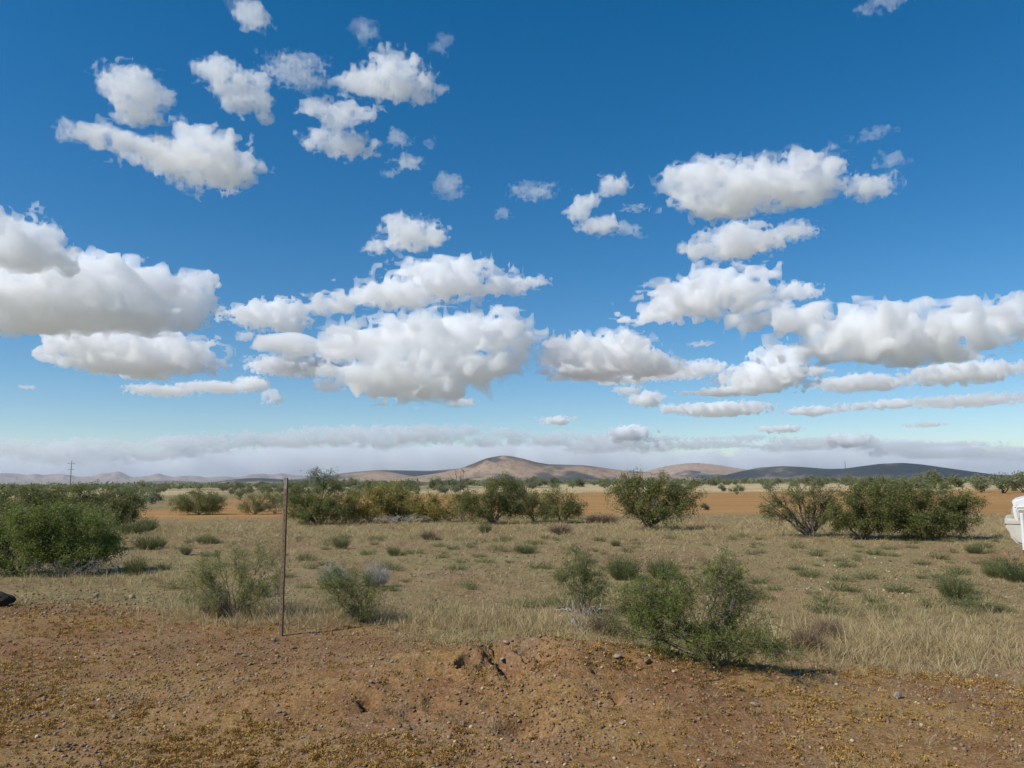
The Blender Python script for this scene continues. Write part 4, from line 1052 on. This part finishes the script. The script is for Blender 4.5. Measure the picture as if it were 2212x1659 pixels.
RP = rock_mat('pale_pink_rock', (.30, .21, .16), (.42, .31, .24), (.52, .42, .34))
RB = rock_mat('brown_rock', (.15, .09, .06), (.24, .155, .105), (.31, .215, .155))
rk = {}
def rock(px, py, w, kind, label, group=None):
    p = hit(px, py); s = p[1] / FPX
    i = rng.integers(0, 5); key = (i, kind.name)
    if key not in rk:
        me = rock_me[i].copy(); me.materials.append(kind); rk[key] = me
    k = w * s
    o = obj('rock', rk[key], loc=(p[0], p[1], p[2] + k * .16), label=label, cat='rock', group=group)
    o.rotation_euler = (rng.normal(0, .15), rng.normal(0, .15), rng.random() * 6.28); o.scale = (k, k * rng.uniform(.75, 1.1), k * rng.uniform(.7, 1.0))
rock(1832, 1418, 36, RG, 'big pale grey rock right of the largest foreground mesquite')
rock(591, 1386, 16, RG, 'whitish rock on the dirt left of the metal post foot')
rock(1939, 1508, 28, RG, 'flat grey rock on the dirt at lower right')
rock(1628, 1525, 24, RP, 'pale pinkish rock on the dirt below the largest foreground mesquite')
rock(1335, 1422, 26, RP, 'pale pinkish rock on the right shoulder of the dirt mound')
rock(1092, 1391, 18, RP, 'pale rock at the top rim of the dirt mound')
rock(1085, 1446, 14, RP, 'pale rock at the lower end of the gash in the mound')
rock(285, 1293, 22, RP, 'squat rock at the far edge of the bare dirt on the left, right one')
rock(208, 1291, 18, RP, 'squat rock at the far edge of the bare dirt on the left, left one')
rock(1399, 1433, 24, RB, 'brown rock right of the pale pinkish one on the mound shoulder')
GR = 'loose stones on the bare dirt'
for px, py, w, k in [(510,1414,15,RG),(528,1418,12,RG),(543,1420,12,RP),(540,1437,16,RG),(590,1434,16,RB),(600,1420,14,RG),(635,1401,14,RB),(95,1544,16,RP),(247,1552,18,RG),(233,1537,12,RP),(138,1485,12,RP),(397,1507,12,RG),(603,1540,14,RG),(615,1546,12,RG),(652,1595,12,RP),
                     (825,1426,13,RP),(848,1430,14,RG),(800,1475,14,RG),(992,1518,16,RB),(970,1564,13,RP),(1096,1501,9,RP),(771,1630,13,RP),(1344,1565,12,RP),(1119,1652,15,RB),(1157,1648,15,RG),(175,1420,11,RP),(340,1540,12,RB),(300,1575,11,RP),(440,1470,11,RP),(700,1500,12,RB),(925,1470,12,RP),(1030,1540,10,RG),(1210,1600,11,RB),(1500,1560,12,RB),(1720,1600,10,RP),(1850,1560,12,RB),(2060,1600,12,RP),(420,1600,12,RP),(160,1610,12,RB),(865,1600,10,RG),(1420,1480,11,RB),(1560,1490,10,RP)]:
    rock(px, py, w, k, 'loose fist-sized stone lying on the bare foreground dirt', GR)

# ------------------------------------------------------------------ bushes out on the plain
far_v = []
for i in range(7):
    bl = [(rng.normal(0, .5), rng.normal(0, .4), rng.uniform(.55, 1.15), rng.uniform(.6, .95), rng.uniform(.6, .9), rng.uniform(.45, .75), 1) for _ in range(4)]
    far_v.append(shrub_meshes(bl, lai=1.9, leaf=(.22, .08), r0=.05, ntip=60, limbs=5, tint=(.42 + .06 * (i % 3), .2), spread=.12, sides=3, twig_r=.012))
for w_, l_ in far_v: w_.materials.append(M_bark); l_.materials.append(M_belt)
def far_bush(px, D, sc, label, group, i):
    p = ground_at(px, D)
    if px < 640: sc *= .72
    r = obj('plain_bush', None, loc=p, rotz=rng.random() * 6.28, label=label, cat='bush', group=group)
    r.scale = (sc * rng.uniform(.9, 1.3), sc * rng.uniform(.9, 1.3), sc * rng.uniform(.8, 1.1))
    obj('branches', far_v[i % 7][0], parent=r); obj('foliage', far_v[i % 7][1], parent=r)
# behind the row on the left, where the thicket runs on
for i, (px, D, sc) in enumerate([(20,42,.95),(90,50,1.0),(160,46,.9),(230,55,1.0),(300,60,.9),(330,75,1.0),(395,62,.6),(470,70,.8),(520,85,1.0),(610,58,.8),(640,90,.9),(760,70,.9),(820,95,1.0)]):
    far_bush(px, D, sc, 'green bush in the loose scrub behind the left thicket', 'scrub behind the left thicket', i)
far_bush(1590, 92, .62, 'low bush by itself on the far side of the orange field', None, 1)
far_bush(2030, 80, .5, 'low bush on the orange field behind the big clump', None, 2)
far_bush(1520, 44, .28, 'little bush on the near edge of the orange field', None, 3)
for i, (px, D, sc) in enumerate([(2120,112,1.2),(2165,104,1.35),(2210,110,1.4),(2190,125,1.3),(2245,100,1.3),(1660,128,1.1),(1880,126,1.2),(1940,118,1.3),(1990,130,1.2)]):
    far_bush(px, D, sc, 'large green bush along the far edge of the orange field at right', 'bushes along the far edge of the field at right', i)
n = 0
while n < 290:
    px = rng.uniform(-60, 2280); D = 112 * (330 / 112) ** rng.random()
    if D < 150 and px > 900 and rng.random() < .75: continue
    if 1180 < px < 1330 and D < 160: continue
    far_bush(px, D, rng.uniform(.8, 1.8) * (1.0 if D > 150 else .7), 'green bush in the wide scrub belt beyond the orange field', 'scrub belt beyond the orange field', n); n += 1
# and past those a mass nobody could count
acc = Acc(); k = 0
nb = 3600
D = 320 * (3600 / 320) ** (rng.random(nb) ** 1.1); az = rng.uniform(-.66, .66, nb)
keep = fbm2(np.sin(az) * D / 260, np.cos(az) * D / 260 + 4, 3) > -.28
D, az = D[keep], az[keep]; nb = len(D)
bx, by = np.sin(az) * D, np.cos(az) * D; bz = H(bx, by)
m_ = 26
sc = rng.uniform(.8, 1.9, nb)
u = unit(rng.normal(size=(nb, m_, 3))); u[..., 2] = np.abs(u[..., 2])
P = np.stack([bx, by, bz], -1)[:, None] + u * (sc[:, None, None] * np.array([1.5, 1.5, 1.25])) * rng.random((nb, m_, 1)) ** .4
rhombi(acc, P.reshape(-1, 3), rng.normal(size=(nb * m_, 3)), np.repeat(sc, m_) * rng.uniform(.5, 1.0, nb * m_), np.repeat(sc, m_) * .5, np.clip(np.repeat(.4 + rng.normal(0, .15, nb), m_) + rng.normal(0, .1, nb * m_), 0, 1))
me = acc.mesh('distant_scrub'); me.materials.append(M_belt)
obj('distant_scrub', me, kind='stuff', label='far scrub covering the plain up to the hills')
print('distant', 2 * nb * m_)
# dark scrub dotted on the pointed hill
# ------------------------------------------------------------------ built things
def simple(name, c0, c1, rough=.6, metal=0.0, scale=8.0, spec=.4):
    m, nt, b, out = material(name)
    tc = nd(nt, 'ShaderNodeTexCoord')
    n = nd(nt, 'ShaderNodeTexNoise', {'Vector': tc.outputs['Object'], 'Scale': scale, 'Detail': 6.0, 'Roughness': .65})
    nt.links.new(ramp(nt, n.outputs[0], [(.35, c0), (.65, c1)]), b.inputs['Base Color'])
    b.inputs['Roughness'].default_value = rough; b.inputs['Metallic'].default_value = metal
    b.inputs['Specular IOR Level'].default_value = spec
    return m
def bm_mesh(name, bm, smooth=False):
    me = bpy.data.meshes.new(name); bmesh.ops.recalc_face_normals(bm, faces=bm.faces[:]); bm.to_mesh(me); bm.free()
    if smooth: me.polygons.foreach_set('use_smooth', np.ones(len(me.polygons), bool))
    return me
def box(bm, lo, hi, bev=0.0):
    r = bmesh.ops.create_cube(bm, size=1.0); vs_ = r['verts']
    for v in vs_:
        v.co = [lo[i] + (v.co[i] + .5) * (hi[i] - lo[i]) for i in range(3)]
    if bev:
        es = {e for v in vs_ for e in v.link_edges}
        bmesh.ops.bevel(bm, geom=list(es), offset=bev, segments=2, affect='EDGES')
def cyl(bm, p, q, r0, r1, n=10):
    p, q = Vector(p), Vector(q); d = q - p
    r = bmesh.ops.create_cone(bm, cap_ends=True, segments=n, radius1=r0, radius2=r1, depth=d.length)
    M = Matrix.Translation((p + q) / 2) @ d.to_track_quat('Z', 'Y').to_matrix().to_4x4()
    bmesh.ops.transform(bm, matrix=M, verts=r['verts'])
def prism(bm, prof, y0, y1, bev=0.0):
    """x,z outline extruded along y"""
    a = [bm.verts.new((x, y0, z)) for x, z in prof]; b = [bm.verts.new((x, y1, z)) for x, z in prof]
    n = len(prof); fs = [bm.faces.new(a), bm.faces.new(b[::-1])]
    for i in range(n): fs.append(bm.faces.new([a[i], b[i], b[(i + 1) % n], a[(i + 1) % n]]))
    if bev:
        es = [e for e in set(fs[0].edges) | set(fs[1].edges)]
        bmesh.ops.bevel(bm, geom=es, offset=bev, segments=2, affect='EDGES')

# metal fence post: T section with a back flange and studs
M_rust = simple('weathered_steel', (.10, .066, .040), (.18, .12, .072), .8, .0, 14)
M_rustlight = simple('worn_post_tip', (.17, .14, .11), (.27, .23, .18), .8, .2, 20)
p = hit(606, 1374)
post = obj('fence_post', None, loc=p, label='dark weathered metal fence post standing upright in the dirt', cat='post')
hp = (1374 - 1048) * p[1] / FPX / math.cos(PITCH) * 1.0
post.rotation_euler = (0, rad(.35), rad(-32))
bm = bmesh.new(); box(bm, (-.024, -.004, -.25), (.024, .004, hp), .0012); obj('flange', bm_mesh('flange', bm), M_rust, post)
bm = bmesh.new(); box(bm, (-.004, .0042, -.25), (.004, .034, hp - .004), .001); obj('web', bm_mesh('web', bm), M_rust, post)
bm = bmesh.new(); box(bm, (-.0245, -.0045, hp - .12), (.0245, .0046, hp + .003), .001); obj('tip', bm_mesh('tip', bm), M_rustlight, post)
sm = None
for i in range(26):
    if sm is None:
        bm = bmesh.new(); box(bm, (-.007, -.012, -.006), (.007, -.0042, .006), .002); sm = bm_mesh('stud', bm)
    obj('stud', sm, M_rust, post, loc=(0, 0, .12 + i * (hp - .3) / 25))

# white-topped post at the right edge
M_white = simple('white_paint', (.62, .61, .58), (.76, .75, .72), .55, 0, 5)
M_darkm = simple('dark_steel', (.03, .03, .032), (.07, .065, .06), .7, .3, 10)
p = hit(2221, 1266); sc_ = p[1] / FPX
post2 = obj('marker_post', None, loc=p, label='thin post with white upper half at the right edge before the vehicle', cat='post')
z1 = (1266 - 1190) * sc_; z2 = (1266 - 1116) * sc_
bm = bmesh.new(); cyl(bm, (0, 0, -.2), (0, 0, z1), .022, .022, 12); obj('shaft', bm_mesh('shaft', bm, True), M_darkm, post2)
bm = bmesh.new(); cyl(bm, (0, 0, z1 - .01), (0, 0, z2), .03, .03, 14); obj('sleeve', bm_mesh('sleeve', bm, False), M_white, post2)
bm = bmesh.new(); cyl(bm, (0, 0, z2), (0, 0, z2 + .012), .034, .028, 14); obj('cap', bm_mesh('cap', bm), M_white, post2)

# unidentified dark lump at the left edge
M_lump = simple('dark_lump_surface', (.012, .010, .009), (.045, .030, .024), .95, 0, 12)
p = hit(2, 1312)
bm = bmesh.new()
bmesh.ops.create_icosphere(bm, subdivisions=4, radius=.5)
for v in bm.verts:
    c = np.array(v.co); nn = 1 + .22 * float(noise3(c[:1] * 3 + 4, c[1:2] * 3, c[2:] * 3)[0]) + .1 * float(noise3(c[:1] * 9 + 4, c[1:2] * 9, c[2:] * 9)[0])
    v.co = (c[0] * .55 * nn, c[1] * .26 * nn, c[2] * .26 * nn + .09)
obj('dark_lump', bm_mesh('dark_lump', bm), M_lump, loc=(p[0] - .17, p[1] + .05, p[2]), rotz=.2, label='dark lump lying on the red dirt at the left edge', cat='unidentified_lump')

# utility poles
M_pole = simple('grey_pole_wood', (.20, .175, .15), (.30, .265, .23), .9, 0, 1.5)
M_ins = simple('insulator', (.25, .25, .26), (.4, .4, .4), .3, 0, 4)
def pole(px, top, D, label, arms=2, h=12.0, rz=.5):
    p = ground_at(px, D)
    a, e = azel(px, top); ht = D * math.tan(e) + CAM[2] - p[2]
    r = obj('utility_pole', None, loc=p, rotz=rz, label=label, cat='utility pole', group='utility poles across the plain')
    bm = bmesh.new(); cyl(bm, (0, 0, -1), (0, 0, ht), .20, .13, 10); obj('shaft', bm_mesh('shaft', bm, True), M_pole, r)
    for k in range(arms):
        z = ht - 1.0 - 2.3 * k; w = 1.35 if k == 0 else 1.1
        bm = bmesh.new(); box(bm, (-w, .13, z - .07), (w, .25, z + .07), .01); ar = obj('crossarm', bm_mesh('crossarm', bm), M_pole, r)
        for q in (-w + .1, w - .1):
            bm = bmesh.new(); cyl(bm, (q, .19, z + .06), (q, .19, z + .32), .06, .04, 8); obj('insulator', bm_mesh('insulator', bm), M_ins, ar)
    return r
pole(152, 995, 330, 'tallest utility pole with short crossarms, above the left thicket', 3, rz=.95)
pole(671, 1014, 560, 'pale utility pole seen through the open boughs behind the metal post', 1, rz=.9)
pole(1203, 1014, 590, 'slim utility pole in front of the pointed hill', 1, rz=1.2)
pole(387, 1035, 1500, 'tiny far utility pole before the low dark hill', 1, rz=.6)
pole(1486, 1030, 900, 'tiny far utility pole right of the fan-shaped mesquite', 1, rz=.8)
# radio mast on the saddle of the dark double hill
a, e = azel(1825, 995); D = 7600.0
zt = D * math.tan(e) + CAM[2]; zb = D * math.tan(azel(1825, 1013)[1]) - 6
x, y = math.sin(a) * D, math.cos(a) * D
mast = obj('radio_mast', None, loc=(x, y, zb), label='thin radio mast on the saddle of the dark double hill', cat='mast')
for k in range(3):
    t = k * 2.094
    bm = bmesh.new(); cyl(bm, (math.cos(t) * 3.2, math.sin(t) * 3.2, 0), (math.cos(t) * 1.2, math.sin(t) * 1.2, zt - zb), .7, .5, 6)
    obj('leg', bm_mesh('leg', bm), M_darkm, mast)
bm = bmesh.new(); nseg = 10
for j in range(nseg):
    f0, f1 = j / nseg, (j + 1) / nseg; h_ = zt - zb
    for k in range(3):
        t, t2 = k * 2.094, (k + 1) * 2.094
        r0_, r1_ = 3.2 - 2 * f0, 3.2 - 2 * f1
        cyl(bm, (math.cos(t) * r0_, math.sin(t) * r0_, h_ * f0), (math.cos(t2) * r1_, math.sin(t2) * r1_, h_ * f1), .35, .35, 5)
obj('bracing', bm_mesh('bracing', bm), M_darkm, mast)

# ------------------------------------------------------------------ old white pickup, nose at the right edge of the picture
Dv = 15.0
dv = pdir(2174, 1040); vx, vy = dv[0] / math.hypot(dv[0], dv[1]) * Dv / 1.0, dv[1] / math.hypot(dv[0], dv[1]) * Dv
vx, vy = dv[0] * Dv / dv[1], Dv
vz = float(H(vx, vy))
car = obj('pickup_truck', None, loc=(vx, vy, vz), label='dusty old white pickup truck, only its nose showing at the right edge', cat='truck')
car.rotation_euler = (0, 0, rad(-33))
m, nt, b, out = material('dusty_white_paint')
tc = nd(nt, 'ShaderNodeTexCoord')
n1 = nd(nt, 'ShaderNodeTexNoise', {'Vector': tc.outputs['Object'], 'Scale': 3.0, 'Detail': 7.0, 'Roughness': .7})
sx = nd(nt, 'ShaderNodeSeparateXYZ', {0: tc.outputs['Object']})
low = nd(nt, 'ShaderNodeMapRange', {'Value': sx.outputs[2], 'From Min': 1.1, 'From Max': .35})
dust = nd(nt, 'ShaderNodeMath', {0: low.outputs[0], 1: ramp(nt, n1.outputs[0], [(.3, (.2, .2, .2)), (.7, (1, 1, 1))])}, operation='MULTIPLY')
nt.links.new(mixc(nt, dust.outputs[0], (.72, .71, .68), (.42, .36, .27)), b.inputs['Base Color'])
nt.links.new(nd(nt, 'ShaderNodeMapRange', {'Value': dust.outputs[0], 'To Min': .3, 'To Max': .8}).outputs[0], b.inputs['Roughness'])
M_car = m
M_bump = simple('dusty_bumper', (.44, .40, .32), (.60, .56, .47), .6, 0, 4)
M_lens = simple('dusty_lamp_lens', (.30, .26, .19), (.42, .37, .28), .25, 0, 6)
M_glassd = simple('dark_window_glass', (.02, .025, .03), (.04, .045, .05), .05, 0, 2, .6)
M_tyre = simple('tyre_rubber', (.018, .018, .018), (.04, .037, .033), .9, 0, 20)
M_rim = simple('steel_rim', (.35, .34, .32), (.5, .48, .45), .45, .5, 6)
M_trim = simple('black_trim', (.015, .015, .015), (.03, .03, .03), .6, 0, 6)
def cpart(name, fn, mat, parent=None, smooth=False):
    bm = bmesh.new(); fn(bm); return obj(name, bm_mesh(name, bm, smooth), mat, parent or car)
# x runs from the nose (0) back, y from the near side (0) across to 1.85
def body(bm):
    prof = [(.16,.52),(.14,.90),(.12,1.13),(.45,1.17),(1.45,1.20),(1.5,1.0),(3.3,1.0),(3.32,1.18),(5.15,1.18),(5.18,.55),(4.62,.52),(4.56,.74),(4.35,.88),(4.1,.90),(3.85,.86),(3.66,.72),(3.6,.50),(1.42,.50),(1.36,.72),(1.15,.87),(.9,.90),(.66,.86),(.48,.72),(.42,.52)]
    prism(bm, prof, 0.0, 1.85, .03)
cpart('body', body, M_car)
cpart('cab', lambda bm: prism(bm, [(1.52,1.001),(1.40,1.30),(1.95,1.78),(2.05,1.82),(3.05,1.82),(3.12,1.76),(3.2,1.19),(3.22,1.001)], .06, 1.79, .04), M_car)
cpart('hood', lambda bm: prism(bm, [(.09,1.10),(.06,1.20),(.12,1.245),(.6,1.38),(1.42,1.50),(1.46,1.19),(.4,1.175)], .03, 1.82, .03), M_car)
cpart('front_corner', lambda bm: prism(bm, [(.09,.80),(.06,1.09),(.135,1.09),(.17,.80)], -.012, 1.862, .02), M_car)
cpart('grille', lambda bm: box(bm, (.05, .42, .88), (.10, 1.43, 1.07), .01), M_trim)
for yy in (.10, 1.47):
    cpart('headlight', lambda bm, yy=yy: box(bm, (.035, yy, .88), (.10, yy + .28, 1.07), .015), M_lens)
for yy in (-.006, 1.836):
    cpart('marker_lamp', lambda bm, yy=yy: box(bm, (.15, yy - .006, .885), (.39, yy + .028, 1.055), .006), M_lens)
cpart('front_bumper', lambda bm: prism(bm, [(-.085,.78),(-.085,.86),(-.05,.888),(.42,.888),(.46,.86),(.44,.42),(.24,.37),(.08,.43),(.0,.53),(-.045,.74),(-.055,.76)], -.035, 1.885, .035), M_bump, smooth=False)
cpart('bumper_strip', lambda bm: box(bm, (-.085, -.038, .775), (.40, 1.888, .79), .003), M_trim)
cpart('hood_seam', lambda bm: box(bm, (.14, -.004, 1.085), (1.40, .02, 1.097)), M_trim)
cpart('rear_bumper', lambda bm: box(bm, (5.15, .0, .50), (5.32, 1.85, .68), .03), M_bump)
cpart('windshield', lambda bm: prism(bm, [(1.43,1.325),(1.415,1.33),(1.93,1.775),(1.945,1.77)], .16, 1.69), M_glassd)
cpart('rear_window', lambda bm: box(bm, (3.165, .3, 1.3), (3.185, 1.55, 1.62), .004), M_glassd)
for yy, sg in ((.055, -1), (1.785, 1)):
    d_ = cpart('door', lambda bm, yy=yy, sg=sg: box(bm, (1.62, min(0.0, 0) - .006 if sg < 0 else 1.846, .56), (2.98, .004 if sg < 0 else 1.856, 1.185), .006), M_car)
    cpart('handle', lambda bm, sg=sg: box(bm, (2.72, -.03 if sg < 0 else 1.856, 1.06), (2.88, -.006 if sg < 0 else 1.88, 1.09), .006), M_trim, d_)
    cpart('side_window', lambda bm, yy=yy, sg=sg: prism(bm, [(1.62,1.24),(2.03,1.66),(2.95,1.66),(3.02,1.24)], yy - .004 if sg < 0 else yy + .0, yy + .003 if sg < 0 else yy + .008), M_glassd)
for wx in (.92, 4.1):
    for wy in (.03, 1.60):
        w_ = obj('wheel', None, parent=car, loc=(wx, wy, .36))
        def tyre(bm):
            n = 36; pr = [(.20,.0),(.33,.0),(.36,.03),(.36,.19),(.33,.22),(.20,.22)]
            rings = [[bm.verts.new((math.cos(t) * r, y, math.sin(t) * r)) for r, y in pr] for t in [2 * math.pi * k / n for k in range(n)]]
            for k in range(n):
                A, B = rings[k], rings[(k + 1) % n]
                for q in range(len(pr)): bm.faces.new([A[q], B[q], B[(q + 1) % 6], A[(q + 1) % 6]])
        cpart('tyre', tyre, M_tyre, w_, True)
        cpart('rim', lambda bm: cyl(bm, (0, .02, 0), (0, .20, 0), .20, .20, 20), M_rim, w_)
        cpart('hub', lambda bm: cyl(bm, (0, .005, 0), (0, .215, 0), .06, .06, 12), M_darkm, w_)
cpart('bed_liner', lambda bm: box(bm, (3.36, .08, 1.181), (5.1, 1.77, 1.186)), M_trim)
cpart('mirror', lambda bm: box(bm, (1.72, -.22, 1.22), (1.80, -.05, 1.40), .02), M_trim)

tot = 0; seen_me = set()
for o in scene.objects:
    if o.type == 'MESH' and o.data.name not in seen_me:
        seen_me.add(o.data.name); tot += sum(len(p_.vertices) - 2 for p_ in o.data.polygons) if len(o.data.polygons) < 2000 else (len(o.data.loops) - 2 * len(o.data.polygons))
print('TOTAL TRIS', tot)
